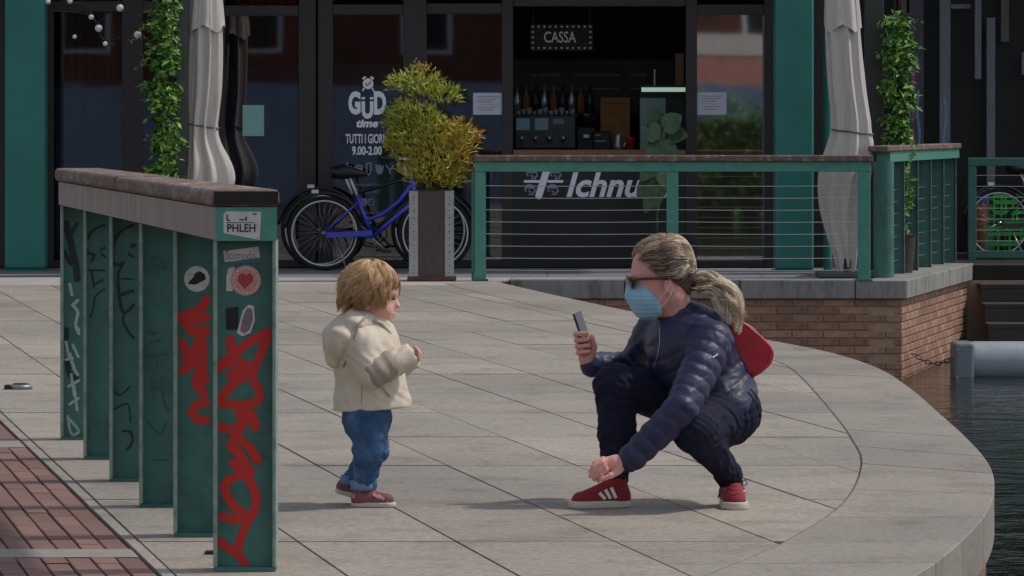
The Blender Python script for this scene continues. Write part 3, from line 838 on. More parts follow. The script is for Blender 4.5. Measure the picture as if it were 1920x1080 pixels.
# recessed ground light on the paving beside the path
q = G(39, 729)
sp = thing('ground_light', 'small round metal ground light set in the paving behind the railing', 'light', (q.x, q.y, 0))
part('rim', MB().lathe([(.058, .001), (.056, .016), (.046, .022)], (q.x, q.y, 0), 28), 'steel_grey', sp, smooth=True)
part('lens', MB().lathe([(.040, .0225), (.036, .027), (.01, .028)], (q.x, q.y, 0), 20), 'sticker_black', sp, smooth=True)
part('lug', MB().box(q.x - .075, q.x - .05, q.y - .05, q.y + .02, .001, .02), 'sticker_black', sp)
# ---------------------------------------------------------------- cafe front
mat('dark_frame', C('#2e2829'), .5, .15, 12, .0004, 60)
mat('dark_panel', C('#1a1817'), .45, .2, 10)
mat('interior', C('#241f1d'), .85, .3, 4)
mat('interior_floor', C('#3a342f'), .7, .2, 6)
mat('column_teal', C('#2a7a70'), .45, .10, 6, .0005, 80, stain=C('#1f5f58'), stain_scale=3, stain_amt=.5)
mat('facade_upper', C('#4a4745'), .8, .15, 3, .001, 30)
mat('decal', C('#eceef4'), .6, .05, 40)
mat('paper_white', C('#c4c3cf'), .7, .04, 20)
mat('paper_cyan', C('#8db8b6'), .7, .04, 20)
mat('ink', C('#8d8d9d'), .7, .1, 60)
mat('wood_counter', C('#7d5a40'), .6, .2, 14, stretch=(.5, 4, 4))
mat('cardboard', C('#8a5a30'), .8, .15, 12)
mat('steel_dark', C('#3a3c40'), .35, .2, 20, metal=.6)
mat('steel_bright', C('#a8acb0'), .3, .1, 20, metal=.7)
mat('screen_blue', C('#86aab8'), .4, .1, 9)
mat('cup_red', C('#a3301f'), .45, .1, 20)
mat('black_soft', C('#121212'), .6, .2, 30)
mat('panel_pale', C('#8fa39e'), .6, .1, 8)
mat('lamp_strip', C('#c9efd0'), .5, .02, 5, emit=.4)
mat('bulb_lit', C('#a8aaa4'), .3, .02, 5, emit=.12)
mat('sign_back', C('#2a302c'), .6, .2, 10)
mat('chalk', C('#5a5d5e'), .8, .1, 30)
mat('pale_cloth', C('#8d8f93'), .8, .2, 25)
mat('blue_poster', C('#1f4f63'), .5, .2, 6)
mat('orange_blind', C('#6b2f1d'), .8, .3, 3)
mat('bluish_panel', C('#4a5266'), .8, .2, 2.5)
glass_mat('shop_glass', (.62, .66, .70), 3.0)
glass_mat('mirror_glass', (.30, .32, .34), 14.0)
FY = 37.9
cafe = thing('cafe_building', 'dark framed glass cafe front with lettering on its door', 'building', (-1, FY, 0))
def fr(x0, x1, y0, y1, Y=FY, d=.08, m='dark_frame', nm='frame_bar', bv=.004):
    return part(nm, PB(MB(), x0, x1, y0, y1, Y, d), m, cafe, bevel=bv)
B0 = 501.5                                         # pixel row of the floor at the facade
for xs_ in ((86, 100), (229, 267), (405, 421), (560, 592), (596, 624), (756, 800), (941, 962), (1286, 1307), (1433, 1453)):
    fr(xs_[0], xs_[1], -40, B0)
for a, b in ((-60, 8), (1454, 1545.5)): fr(a, b, -170, B0, FY + .12)
tops = [(100, 229, 22), (267, 405, 22), (421, 560, 30), (624, 756, 28), (800, 941, 26), (1307, 1433, 28)]
for a, b, t in tops:
    fr(a + .3, b - .3, t - 20, t, FY + .006, .06)
    fr(a + .3, b - .3, 488, B0, FY + .006, .06)
    part('pane', PB(MB(), a + .2, b - .2, t - 1, 489, FY + .03, .008), 'mirror_glass' if a > 1300 else 'shop_glass', cafe)
fr(962.5, 1285.5, -6, 12, FY + .006, .06)
fr(-60, 1540, -60, -41, FY - .02, .2, nm='lintel')
# room behind the glass
X0, X1 = P(-400, 0, FY).x, P(1460, 0, FY).x
rm = MB()
rm.box(X0, X1, FY + 4.6, FY + 4.7, 0, 3.0).box(X0 - .1, X0 - .002, FY + .2, FY + 4.7, 0, 3.0).box(X1 + .002, X1 + .1, FY + .2, FY + 4.7, 0, 3.0)
part('inner_wall', rm, 'interior', cafe)
part('inner_floor', MB().box(X0, X1, FY + .13, FY + 4.6, -.005, .002), 'interior_floor', cafe)
part('ceiling', MB().box(X0 - .2, X1 + .2, FY + .2, FY + 4.8, 3.001, 3.1), 'interior', cafe)
# storey and deck overhead, shading the front strip of floor
part('overhang', MB().box(-12, 2.75, 36.75, 44, 3.12, 3.55), 'facade_upper', cafe, bevel=.01)
part('upper_storey', MB().box(-12, 2.6, 37.1, 44, 3.551, 6.5), 'facade_upper', cafe)
part('sill', PB(MB(), 962.5, 1285.5, 281, 291, FY - .10, .5), 'wood_counter', cafe, bevel=.004)
cp_ = part('counter_front', PB(MB(), 962.5, 1285.5, 291.5, B0, FY + .004, .05), 'dark_panel', cafe)
# lettering on the counter front
Yt = FY + .004 - .003
obj('lettering', text_mesh('Ichnusa', 1062, 323, 1253, 370, Yt, 'decal', shear=.28, bold=.025), cp_)
em = [(13, [(1025, 319), (1010, 367)]), (4.5, [(984, 340), (1010, 340)]), (4.5, [(1028, 340), (1054, 340)])]
obj('emblem', strokes_mesh(em, Yt, 'decal'), cp_)
for cx, cy in ((998, 326), (1042, 326), (994, 355), (1037, 355)):      # four heads with a head band each
    hd = [(2.6, [(cx - 8, cy + 4), (cx - 10, cy - 2), (cx - 4, cy - 8), (cx + 4, cy - 7), (cx + 8, cy - 1), (cx + 9, cy + 4), (cx + 6, cy + 5), (cx + 5, cy + 9), (cx - 2, cy + 10)]), (2.6, [(cx - 8, cy - 3), (cx + 7, cy - 3)]), (3, [(cx - 2, cy + 3), (cx + 1, cy + 6)])]
    obj('emblem', strokes_mesh(hd, Yt, 'ink'), cp_)
# lettering on the door glass
Yd = FY + .03 - .003
door = [o for o in cafe.children if o.name.startswith('pane')][3]
tx = lambda s, x0, y0, x1, y1, m='decal', sh=0, bo=.02: obj('lettering', text_mesh(s, x0, y0, x1, y1, Yd, m, sh, bo), door)
tx('G', 653, 171, 676, 215, bo=.05); tx('U', 678, 182, 700, 223, bo=.05); tx('D', 701, 171, 724, 215, bo=.05)
obj('lettering', strokes_mesh([(3.5, [(678, 188), (700, 188)])], Yd - .001, 'dark_frame'), door)
tx('time', 668, 224, 709, 239, sh=.25, bo=.04)
tx('TUTTI I GIORNI', 648, 251, 729, 269); tx('9.00-2.00', 660, 274, 716, 291, bo=.03)
tx('www.gudmilano.com', 664, 343, 731, 350, 'ink', bo=0); tx('T. 02 8728 4417', 668, 355, 712, 363, 'ink', bo=0)
tx('gudmilano.com', 664, 395, 716, 403, 'ink', bo=0)
ck = [(20, [(690, 157)]), (4, [(681, 147), (684, 145)]), (4, [(696, 145), (699, 147)]), (2.5, [(682, 166), (680, 170)]), (2.5, [(698, 166), (700, 170)])]
obj('emblem', strokes_mesh(ck, Yd, 'decal'), door)
obj('emblem', strokes_mesh([(2, [(686, 157), (689, 160), (695, 153)])], Yd - .001, 'dark_frame'), door)
ic = [(5, [(645, 318), (656, 318)]), (3, [(643, 313), (650, 322), (658, 313)]), (2.5, [(651, 306), (651, 311)]), (5, [(668, 317), (678, 317)]), (3, [(666, 313), (673, 310), (680, 313)]), (2.5, [(687, 307), (688, 325), (694, 325), (695, 307), (687, 307)]),
      (9, [(711, 319), (711, 313)]), (3, [(705, 310), (708, 324), (715, 324), (718, 312)]), (2.5, [(724, 310), (731, 318), (738, 310)]), (2.5, [(731, 318), (731, 325)])]
obj('emblem', strokes_mesh(ic, Yd, 'ink'), door)
obj('emblem', strokes_mesh([(9, [(681, 379)]), (3, [(676, 374), (676, 384), (686, 384), (686, 374), (676, 374)]), (2.6, [(691, 374), (691, 384), (700, 384), (700, 374), (691, 374)]), (3, [(695.5, 379)])], Yd, 'ink'), door)
# notices taped to the glass
def sheet(x0, x1, y0, y1, m, lab, lines=True):
    t = thing('paper_notice', lab, 'paper', P((x0 + x1) / 2, y1, Yd - .004))
    part('sheet', PB(MB(), x0, x1, y0, y1, Yd - .004, .002), m, t)
    if lines:
        l = [(1.3, [(x0 + 8 + 3 * (k % 2), y0 + 7 + 5 * k), (x1 - 8 - 5 * (k % 3), y0 + 7 + 5 * k)]) for k in range(int((y1 - y0 - 10) / 5))]
        obj('print', strokes_mesh(l, Yd - .0046, 'ink', row=.8), t)
sheet(455, 495, 197, 255, 'paper_cyan', 'blank pale cyan sheet taped to the glass by the parasol', False)
sheet(887, 943, 174, 215, 'paper_white', 'white printed notice on the glass above the terrace railing corner by the shrub')
sheet(1307, 1362, 173, 215, 'paper_white', 'white printed notice on the glass beside the teal column')
# teal columns
def column(x0, x1, yb, Y, lab, pipe=False):
    a, b = P(x0, 0, Y).x, P(x1, 0, Y).x
    t = thing('steel_column', lab, 'column', ((a + b) / 2, Y + .1, 0))
    part('shaft', MB().box(a, b, Y, Y + .22, .012, 3.118), 'column_teal', t, bevel=.03, seg=4)
    part('base_plate', MB().box(a - .02, b + .02, Y - .02, Y + .24, .002, .012), 'column_teal', t)
    return t
column(8, 85, 508, 37.15, 'wide teal steel column on the left of the string lights')
column(1453, 1526, 497, 37.0, 'wide teal steel column between the glass front and the drainpipe')
dp = thing('drainpipe', 'thin teal drainpipe beside the teal column behind the parasol', 'pipe', (P(1552, 0, 37.3).x, 37.3, 0))
part('pipe', MB().tube([(P(1552, 0, 37.3).x, 37.3, .0), (P(1552, 0, 37.3).x, 37.3, 3.11)], .038, 16), 'column_teal', dp)
part('collar', MB().tube([(P(1552, 0, 37.3).x, 37.3, .55), (P(1552, 0, 37.3).x, 37.3, .63)], .048, 16), 'column_teal', dp)
# ---------------------------------------------------------------- bar seen through the serving hatch
YB = FY + 1.1
bar = thing('back_bar', 'dark back bar counter inside the serving hatch', 'counter', (P(1120, 0, YB).x, YB, 0))
part('top', PB(MB(), 940, 1300, 283, 291, YB, .6), 'wood_counter', bar)
part('front', PB(MB(), 942, 1298, 291.5, 470, YB + .02, .56), 'dark_panel', bar)
part('leg', MB().box(P(942, 0, YB).x, P(1298, 0, YB).x, YB + .05, YB + .5, .002, .3), 'dark_panel', bar)
ztop = P(0, 283, YB).z
def stand(nm, lab, cat, x0, x1, y0, builder, Y=YB + .12, group=None):
    t = thing(nm, lab, cat, (P((x0 + x1) / 2, 0, Y).x, Y, ztop + .001), group); builder(t, x0, x1, y0, Y); return t
def machine(t, x0, x1, y0, Y):
    a, b, z = P(x0, 0, Y).x, P(x1, 0, Y).x, P(0, y0, Y).z
    part('body', MB().box(a, b, Y + .02, Y + .4, ztop + .02, z), 'steel_dark', t, bevel=.01)
    for k in range(4): part('foot', MB().lathe([(.012, 0), (.012, .022)], (a + .03 + (b - a - .06) * (k % 2), Y + .06 + .26 * (k // 2), ztop + .001), 8), 'black_soft', t)
    mid = [(968, 993), (1003, 1028)]
    for m0, m1 in mid: part('display', PB(MB(), m0, m1, 222, 244, Y + .012, .006), 'screen_blue', t)
    part('badge', PB(MB(), 1037, 1057, 223, 233, Y + .012, .006), 'pale_cloth', t)
    for k in range(4):
        xx = P(978 + 26 * k, 0, Y).x
        part('group_head', MB().lathe([(.02, 0), (.024, .03), (.018, .05)], (xx, Y - .02, ztop + .09), 12), 'steel_bright', t, smooth=True)
        part('handle', MB().tube([(xx, Y - .02, ztop + .10), (xx, Y - .12, ztop + .085)], .009, 8), 'black_soft', t)
    for k in range(11):
        xx = a + .03 + (b - a - .06) * k / 10
        part('cup', MB().lathe([(.018, 0), (.026, .04 + .015 * (k % 3))], (xx, Y + .15 + .05 * (k % 2), z + .001), 10), 'pale_cloth', t, smooth=True)
stand('coffee_machine', 'dark coffee machine with two pale displays in the serving hatch', 'machine', 966, 1080, 216, machine)
def box_(t, x0, x1, y0, Y):
    a, b, z = P(x0, 0, Y).x, P(x1, 0, Y).x, P(0, y0, Y).z
    part('body', MB().box(a, b, Y + .1, Y + .35, ztop + .001, z), 'cardboard', t, bevel=.004)
    part('flap', MB().obox(((a + b) / 2, Y + .09, z + .02), (b - a - .01, 0, 0), (0, .003, .05), (0, .001, 0)), 'cardboard', t)
stand('grinder', 'black coffee grinder with hopper in the serving hatch', 'grinder', 1082, 1118, 205,
      lambda t, x0, x1, y0, Y: (part('body', MB().box(P(x0, 0, Y).x, P(x1, 0, Y).x, Y, Y + .25, ztop + .001, ztop + .22), 'black_soft', t, bevel=.01),
                                part('hopper', MB().lathe([(.04, 0), (.075, .1), (.075, .13)], (P(1100, 0, Y).x, Y + .12, ztop + .222), 14), 'steel_dark', t, smooth=True),
                                part('spout', MB().box(P(1094, 0, Y).x, P(1104, 0, Y).x, Y - .06, Y - .002, ztop + .12, ztop + .15), 'steel_bright', t)))
stand('cardboard_box', 'brown cardboard box behind the jug in the serving hatch', 'box', 1126, 1182, 192, box_, YB + .25)
stand('milk_jug', 'small silver jug beside a red cup in the serving hatch', 'jug', 1150, 1170, 245,
      lambda t, x0, x1, y0, Y: (part('body', MB().lathe([(.04, .001), (.046, .04), (.034, .12), (.038, .17)], (P(1160, 0, Y - .2).x, Y - .05, ztop), 16), 'steel_bright', t, smooth=True),
                                part('handle', MB().tube([(P(1160, 0, Y).x + .03, Y - .05, ztop + .14), (P(1160, 0, Y).x + .075, Y - .05, ztop + .11), (P(1160, 0, Y).x + .045, Y - .05, ztop + .04)], .006, 6), 'steel_bright', t)))
stand('cup', 'red cup beside the silver jug in the serving hatch', 'cup', 1170, 1190, 258,
      lambda t, x0, x1, y0, Y: (part('body', MB().lathe([(.034, .001), (.046, .11), (.048, .115)], (P(1181, 0, Y).x, Y - .05, ztop), 16), 'cup_red', t, smooth=True),
                                part('lid', MB().lathe([(.049, .1155), (.046, .128)], (P(1181, 0, Y).x, Y - .05, ztop), 16), 'cup_red', t)))
stand('till', 'small black till with pale printing in the serving hatch', 'till', 1110, 1145, 240,
      lambda t, x0, x1, y0, Y: (part('body', MB().box(P(1112, 0, Y).x, P(1145, 0, Y).x, Y - .06, Y + .08, ztop + .001, P(0, 246, Y).z), 'black_soft', t, bevel=.008),
                                part('label', PB(MB(), 1116, 1126, 252, 255, Y - .064, .003), 'pale_cloth', t), part('label', PB(MB(), 1116, 1137, 263, 266, Y - .064, .003), 'pale_cloth', t)))
# lit CASSA sign
YS = FY + 1.6
sg = thing('till_sign', 'dark hanging sign reading CASSA ringed by small bulbs', 'sign', P(1052, 93, YS))
part('board', PB(MB(), 994, 1112, 45, 95, YS, .05), 'sign_back', sg)
obj('lettering', text_mesh('CASSA', 1020, 59, 1080, 80, YS - .003, 'bulb_lit', bold=.01), sg)
bl_me = MB().lathe([(.004, 0), (.0105, .005), (.0105, .012), (.004, .018)], (0, 0, -.009), 10).mesh('bulb', 'bulb_lit', smooth=True)
for k in range(11):
    for yy in (50, 90): obj('bulb', bl_me, sg, loc=P(999 + 10.8 * k, yy, YS - .012))
for k in range(3):
    for xx in (999, 1107): obj('bulb', bl_me, sg, loc=P(xx, 60 + 10 * k, YS - .012))
for xx in (1000, 1106): part('hanger', MB().tube([P(xx, 46, YS + .02), (P(xx, 0, YS).x, YS + .02, 3.0)], .004, 6), 'steel_dark', sg)
mbd = thing('menu_board', 'dark menu board with faint chalk lines above the back bar', 'board', P(1090, 215, FY + 2.2))
part('board', PB(MB(), 930, 1270, 112, 212, FY + 2.2, .04), 'black_soft', mbd)
for xx in (945, 1262): part('support', MB().box(P(xx, 0, FY + 2.24).x, P(xx + 5, 0, FY + 2.24).x, FY + 2.245, FY + 2.28, .002, P(0, 113, FY + 2.2).z), 'steel_dark', mbd)
ln = [(1, [(940, 118), (1225, 118)])]
for yy in (140, 166):
    for a, b in ((997, 1004), (1012, 1050), (1078, 1090), (1095, 1160), (1182, 1210)): ln.append((4.5, [(a, yy), (b, yy)]))
obj('print', strokes_mesh(ln, FY + 2.198, 'chalk'), mbd)
lamp = thing('display_cooler', 'lit display cooler with a pale side panel behind the large leaves', 'cooler', (P(1243, 0, YB + .1).x, YB + .1, ztop))
part('light_strip', PB(MB(), 1203, 1285, 164, 172, YB + .1, .05), 'lamp_strip', lamp)
part('side_panel', PB(MB(), 1200, 1248, 184, 282.6, YB + .12, .02), 'panel_pale', lamp)
part('back', PB(MB(), 1201, 1284, 172.5, 282.6, YB + .5, .02), 'steel_dark', lamp)
part('cabinet_top', PB(MB(), 1201, 1286, 160, 163.5, YB + .1, .42), 'steel_dark', lamp)
part('bottle_neck', MB().tube([P(1228, 160, YB + .3), P(1228, 130, YB + .3)], .012, 8), 'steel_bright', lamp)
pl_ = part('corner_post', PB(MB(), 1266, 1282, 100, 160, YB + .3, .05), 'wood_counter', lamp)
# coloured things behind the glass; the slate panels stand in for reflections
for nm, lab, cat, x0, x1, y0, y1, m, d in (
        ('roller_blind', 'dull red roller blind inside the glass left of the string lights', 'blind', 108, 215, -20, 150, 'orange_blind', 1.2),
        ('roller_blind', 'dull red roller blind inside the glass above the cyan sheet', 'blind', 440, 555, -20, 125, 'orange_blind', 1.2)):
    t = thing(nm, lab, cat, P((x0 + x1) / 2, y1, FY + d))
    mb = MB(); a, b = P(x0, y1, FY + d), P(x1, y0, FY + d)
    n_ = 24
    for k in range(n_):
        u0, u1 = k / n_, (k + 1) / n_
        f = lambda u: (a.x + (b.x - a.x) * u, FY + d + .03 * math.sin(u * 40))
        mb.add([(*f(u0), a.z), (*f(u1), a.z), (*f(u1), 3.0), (*f(u0), 3.0)], [(0, 1, 2, 3)])
    part('fabric', mb, m, t, smooth=True)
    part('bottom_bar', MB().box(a.x, b.x, FY + d - .045, FY + d + .045, a.z - .03, a.z - .001), 'steel_dark', t)
for lab, x0, x1, y0, d in (('slate blue partition inside the glass by the climbing plant', 104, 232, 165, 1.6), ('slate blue partition inside the glass behind the cyan sheet', 425, 556, 130, 1.6),
                            ('slate blue partition inside the glass door with white lettering', 628, 752, 120, 2.0), ('slate blue partition inside the glass behind the shrub', 806, 938, 150, 2.0)):
    t = thing('partition', lab, 'partition', (P((x0 + x1) / 2, 0, FY + d).x, FY + d, 0))  # slate panel painted in place of the bluish reflection on the pane
    a, b = P(x0, y0, FY + d), P(x1, y0, FY + d)
    part('panel', MB().box(a.x, b.x, FY + d, FY + d + .04, .08, a.z), 'bluish_panel', t, bevel=.004)
    for xx in (a.x + .02, b.x - .05): part('leg', MB().box(xx, xx + .03, FY + d - .1, FY + d + .14, .003, .079), 'steel_dark', t)
t = thing('poster_stand', 'dark blue poster stand inside the narrow glass by the teal column', 'stand', (P(1355, 0, FY + .5).x, FY + .5, 0))
part('board', PB(MB(), 1330, 1378, 165, 300, FY + .5, .02), 'blue_poster', t); part('leg', MB().box(P(1350, 0, FY + .5).x, P(1358, 0, FY + .5).x, FY + .52, FY + .55, .003, .98), 'steel_dark', t)
part('foot', MB().box(P(1335, 0, FY + .5).x, P(1372, 0, FY + .5).x, FY + .42, FY + .66, .003, .02), 'steel_dark', t)
# dark neighbouring front with upright boards on the far right
mat('board_grey', C('#7d7d84'), .8, .2, 12, .001, 50, stretch=(4, 4, .5))
mat('board_violet', C('#5d5a68'), .8, .35, 6, .001, 50, stretch=(4, 4, .5), stain=C('#7a5a66'), stain_scale=3)
mat('board_brown', C('#66605a'), .8, .2, 12, .001, 50, stretch=(4, 4, .5))
mat('spray_pink', C('#b0627c'), .6, .2, 30); mat('spray_sky', C('#7d9bb8'), .6, .2, 30); mat('spray_yellow', C('#b39a3a'), .6, .2, 30)
NY = 42.0
nb_ = thing('boarded_front', 'dark shop front with loose upright boards behind the bicycles', 'building', (P(1800, 0, NY).x, NY, 0))
part('wall', MB().box(P(1500, 0, NY + .3).x, P(2500, 0, NY + .3).x, NY + .3, NY + .5, 0, 6), 'black_soft', nb_)
part('roof', MB().box(P(1560, 0, NY).x, P(2500, 0, NY).x, NY - 1.2, NY + .6, 3.6, 3.9), 'facade_upper', nb_)
for x0, x1, y0, y1, m in ((1705, 1732, -80, 480, 'board_violet'), (1762, 1782, -80, 480, 'board_grey'), (1828, 1840, -80, 148, 'board_grey'), (1850, 1866, 33, 480, 'board_grey'), (1877, 1892, -80, 78, 'board_brown'),
                          (1916, 1930, 98, 140, 'board_grey'), (1690, 1700, -80, 480, 'board_brown'), (1960, 1985, -80, 480, 'board_grey'), (2040, 2060, -80, 480, 'board_violet')):
    bd = part('board', PB(MB(), x0, x1, y0, y1, NY + rnd.uniform(.0, .15), .03), m, nb_)
    if x0 == 1705:
        yb_ = min(v.co.y for v in bd.data.vertices) - .002
        sprayed(strokes_mesh([(5, [(1714, 120), (1712, 150), (1716, 190), (1711, 225)])], yb_, 'spray_pink'), bd)
        sprayed(strokes_mesh([(5, [(1722, 170), (1720, 210), (1724, 250), (1721, 280)])], yb_, 'spray_sky'), bd)
        sprayed(strokes_mesh([(4, [(1710, 240), (1714, 285)])], yb_, 'spray_yellow'), bd)
    if x0 == 1762:
        yb_ = min(v.co.y for v in bd.data.vertices) - .002
        sprayed(strokes_mesh([(5, [(1770, 180), (1774, 220), (1769, 260), (1773, 290)])], yb_, 'spray_sky'), bd)
part('light_panel', PB(MB(), 1783, 1820, 8, 16, NY + .1, .04), 'board_grey', nb_)

# ---------------------------------------------------------------- across the canal behind the camera: what the glass mirrors
mat('far_brick', C('#7d4f42'), .9, .25, 2.5, stain=C('#4a3730'), stain_scale=.6)
mat('hoarding_blue', C('#8592b0'), .8, .15, 1.2)
hb_ = thing('opposite_house', 'long red brick house across the canal mirrored in the cafe glass', 'building', (0, -24, 0))
part('wall', MB().box(-26, 26, -30, -24, -1, 5.2), 'far_brick', hb_)
part('roof', MB().box(-26.5, 26.5, -30.5, -23.6, 5.201, 5.6), 'facade_upper', hb_)
for k in range(12):
    x = -22 + 4 * k
    wd = part('window', MB().box(x - .6, x + .6, -23.99, -23.93, 2.9, 4.5), 'decal', hb_)
    part('pane', MB().box(x - .5, x + .5, -23.93, -23.91, 3.0, 4.4), 'dark_panel', wd)
hd_ = thing('reflector_hoarding', 'unseen slate blue fence added to colour the reflection in the cafe glass', 'fence', (0, -20, 0))  # out of view, added for the slate tone it gives the panes
for k in range(20): part('panel', MB().box(-24 + 2.4 * k + .01, -24 + 2.4 * (k + 1) - .01, -20, -19.95, -1, 2.1 + .05 * (k % 2)), 'hoarding_blue', hd_)

mat('lit_brick', C('#a87468'), .9, .25, 6, stain=C('#7d4a3e'), stain_scale=3); mat('pale_plaster', C('#b5aca6'), .9, .1, 4)
an = thing('brick_annex', 'low brick annex with pale band across the canal mirrored in the narrow glass', 'building', (4.9, -19, 0))
c_, d_ = Vector((5.1, -22.2, 0)), Vector((-.72, .69, 0)); n_ = Vector((.69, .72, 0))
part('wall', MB().obox(c_ + Vector((0, 0, .9)) - n_ * .5, d_ * 3.2, n_, (0, 0, 3.8)), 'lit_brick', an)
part('parapet', MB().obox(c_ + Vector((0, 0, 3.06)) - n_ * .49, d_ * 3.25, n_ * 1.04, (0, 0, .5)), 'pale_plaster', an)
# bottles on a shelf at the back of the bar
shf = thing('bottle_shelf', 'wall shelf behind the back bar holding a row of bottles', 'shelf', P(1070, 200, FY + 2.1))
part('board', PB(MB(), 960, 1118, 215, 218, FY + 2.0, .15), 'wood_counter', shf)
for xx in (965, 1112): part('bracket', PB(MB(), xx, xx + 3, 218.2, 226, FY + 2.02, .21), 'steel_dark', shf)
bm_ = [MB().lathe([(.034, 0), (.036, .15), (.014, .2), (.013, .27)], (0, 0, 0), 12).mesh('bottle', m, smooth=True) for m in ('steel_bright', 'cardboard', 'leaf_bottle' if 'leaf_bottle' in MATS else 'steel_dark')]
for k in range(9):
    o = obj('bottle', bm_[k % 3], loc=P(970 + 17 * k, 214.8, FY + 2.07)); tag(o, ('clear', 'amber', 'dark')[k % 3] + ' bottle in the row on the shelf behind the back bar', 'bottle', 'bottles on the bar shelf')
# ---------------------------------------------------------------- closed parasols
mat('canvas', C('#c6beb6'), .9, .10, 20, .002, 25, stretch=(6, 6, .6), stain=C('#8c857e'), stain_scale=5, stain_amt=.4)
mat('canvas_dark', C('#6b6661'), .9, .1, 30)
mat('pole_grey', C('#50524f'), .5, .15, 20)
mat('pole_dark', C('#3b3937'), .6, .15, 20)
def parasol(lab, cx, Y, prof, strap, seed, top=2.95):
    """prof: (pixel row, left px, right px)"""
    r_ = random.Random(seed)
    c0 = P(cx, 500, Y)
    t = thing('parasol', lab, 'parasol', (c0.x, Y, 0), 'closed parasols on the terrace')
    prof = sorted(prof)
    ys_ = np.linspace(prof[0][0], prof[-1][0], 70)
    Lx = np.interp(ys_, [p[0] for p in prof], [p[1] for p in prof]); Rx = np.interp(ys_, [p[0] for p in prof], [p[2] for p in prof])
    ker = np.ones(9) / 9; Lx = np.convolve(np.pad(Lx, 4, 'edge'), ker, 'valid'); Rx = np.convolve(np.pad(Rx, 4, 'edge'), ker, 'valid')
    n = 96; V = []; Fc = []
    ph = [r_.uniform(0, 6.28) for _ in range(6)]
    for i, y in enumerate(ys_):
        a, b = P(Lx[i], y, Y), P(Rx[i], y, Y); cxx = (a.x + b.x) / 2; hw = (b.x - a.x) / 2
        u = (y - ys_[0]) / (ys_[-1] - ys_[0])
        for k in range(n):
            th = 2 * math.pi * k / n
            fa = (8 * th + ph[0] + .8 * math.sin(2.2 * u + ph[1]) + .9 * math.sin(th * 2 + ph[2]) + .25 * math.sin(7 * u + 3 * th) + .5 * math.sin(3 * th + ph[4])) % (2 * math.pi)
            fold = 1 - abs(fa / math.pi - 1) ** .8
            fb = (21 * th + ph[3] + 2.4 * u + 1.2 * math.sin(3 * th)) % (2 * math.pi)
            f2 = 1 - abs(fb / math.pi - 1)
            rr = hw * (.64 + .36 * fold + .10 * f2 * (.4 + .6 * u) + .03 * math.sin(5 * th + 9 * u + ph[4]))
            if strap and abs(y - strap) < 14: rr = rr * .97
            zz = a.z + (.05 * math.sin(8 * th + ph[5]) + .03 * math.sin(3 * th)) * max(0, (u - .9) * 10)
            V.append((cxx + rr * math.cos(th), Y + rr * .9 * math.sin(th), zz))
    for i in range(len(ys_) - 1):
        for k in range(n): Fc.append((i * n + k, (i + 1) * n + k, (i + 1) * n + (k + 1) % n, i * n + (k + 1) % n))
    mb = MB().add(V, Fc)
    part('canopy', mb, 'canvas', t, smooth=True)
    vt = MB(); nv = 64; y_v = 62
    for i, yv in enumerate(np.linspace(-135, y_v, 14)):
        a, b = P(np.interp(yv, ys_, Lx), yv, Y), P(np.interp(yv, ys_, Rx), yv, Y)
        for k in range(nv):
            th = 2 * math.pi * k / nv; rr = (b.x - a.x) / 2 * (.84 + .16 * (1 - abs(((8 * th + ph[2]) % 6.2832) / 3.1416 - 1)) + .10 * i / 13)
            vt.v.append(((a.x + b.x) / 2 + rr * math.cos(th), Y + rr * .92 * math.sin(th), a.z + (.07 * (1 - abs(((4 * th + ph[1]) % 6.2832) / 3.1416 - 1)) if i == 13 else 0)))
    for i in range(13):
        for k in range(nv): vt.f.append((i * nv + k, (i + 1) * nv + k, (i + 1) * nv + (k + 1) % nv, i * nv + (k + 1) % nv))
    part('vent_flap', vt, 'canvas', t, smooth=True)
    i = int(np.argmin(abs(ys_ - strap)))
    ring = [Vector(V[i * n + k]) + (Vector(V[i * n + k]) - Vector(((P(Lx[i], 0, Y).x + P(Rx[i], 0, Y).x) / 2, Y, V[i * n + k][2]))) * .05 + Vector((0, 0, -.02 * math.cos(2 * math.pi * k / n))) for k in range(0, n, 3)]
    part('strap', MB().tube(ring, .008, 6, closed=True), 'canvas_dark', t, smooth=True)
    part('pole', MB().tube([(c0.x, Y, .02), (c0.x, Y, top)], .024, 12), 'pole_grey', t)
    part('base', MB().box(c0.x - .25, c0.x + .25, Y - .22, Y + .22, .003, .05), 'pole_grey', t, bevel=.01)
    return t
parasol('closed grey canvas parasol beside the cyan sheet, behind the near railing', 385, 36.2,
        [(-140, 372, 398), (-60, 362, 410), (0, 356, 416), (60, 350, 420), (120, 347, 420), (190, 345, 417), (238, 343, 408), (262, 341, 414), (290, 338, 420), (312, 334, 444), (330, 331, 452), (350, 330, 440), (390, 334, 420)], 240, 3)
parasol('closed grey canvas parasol behind the wire railing by the drainpipe', 1588, 35.6,
        [(-140, 1560, 1588), (-60, 1550, 1600), (0, 1546, 1611), (60, 1547, 1614), (130, 1550, 1618), (200, 1555, 1628), (243, 1562, 1636), (268, 1552, 1640), (300, 1538, 1640), (345, 1532, 1630), (420, 1542, 1612), (480, 1566, 1608), (497, 1574, 1602)], 246, 11)
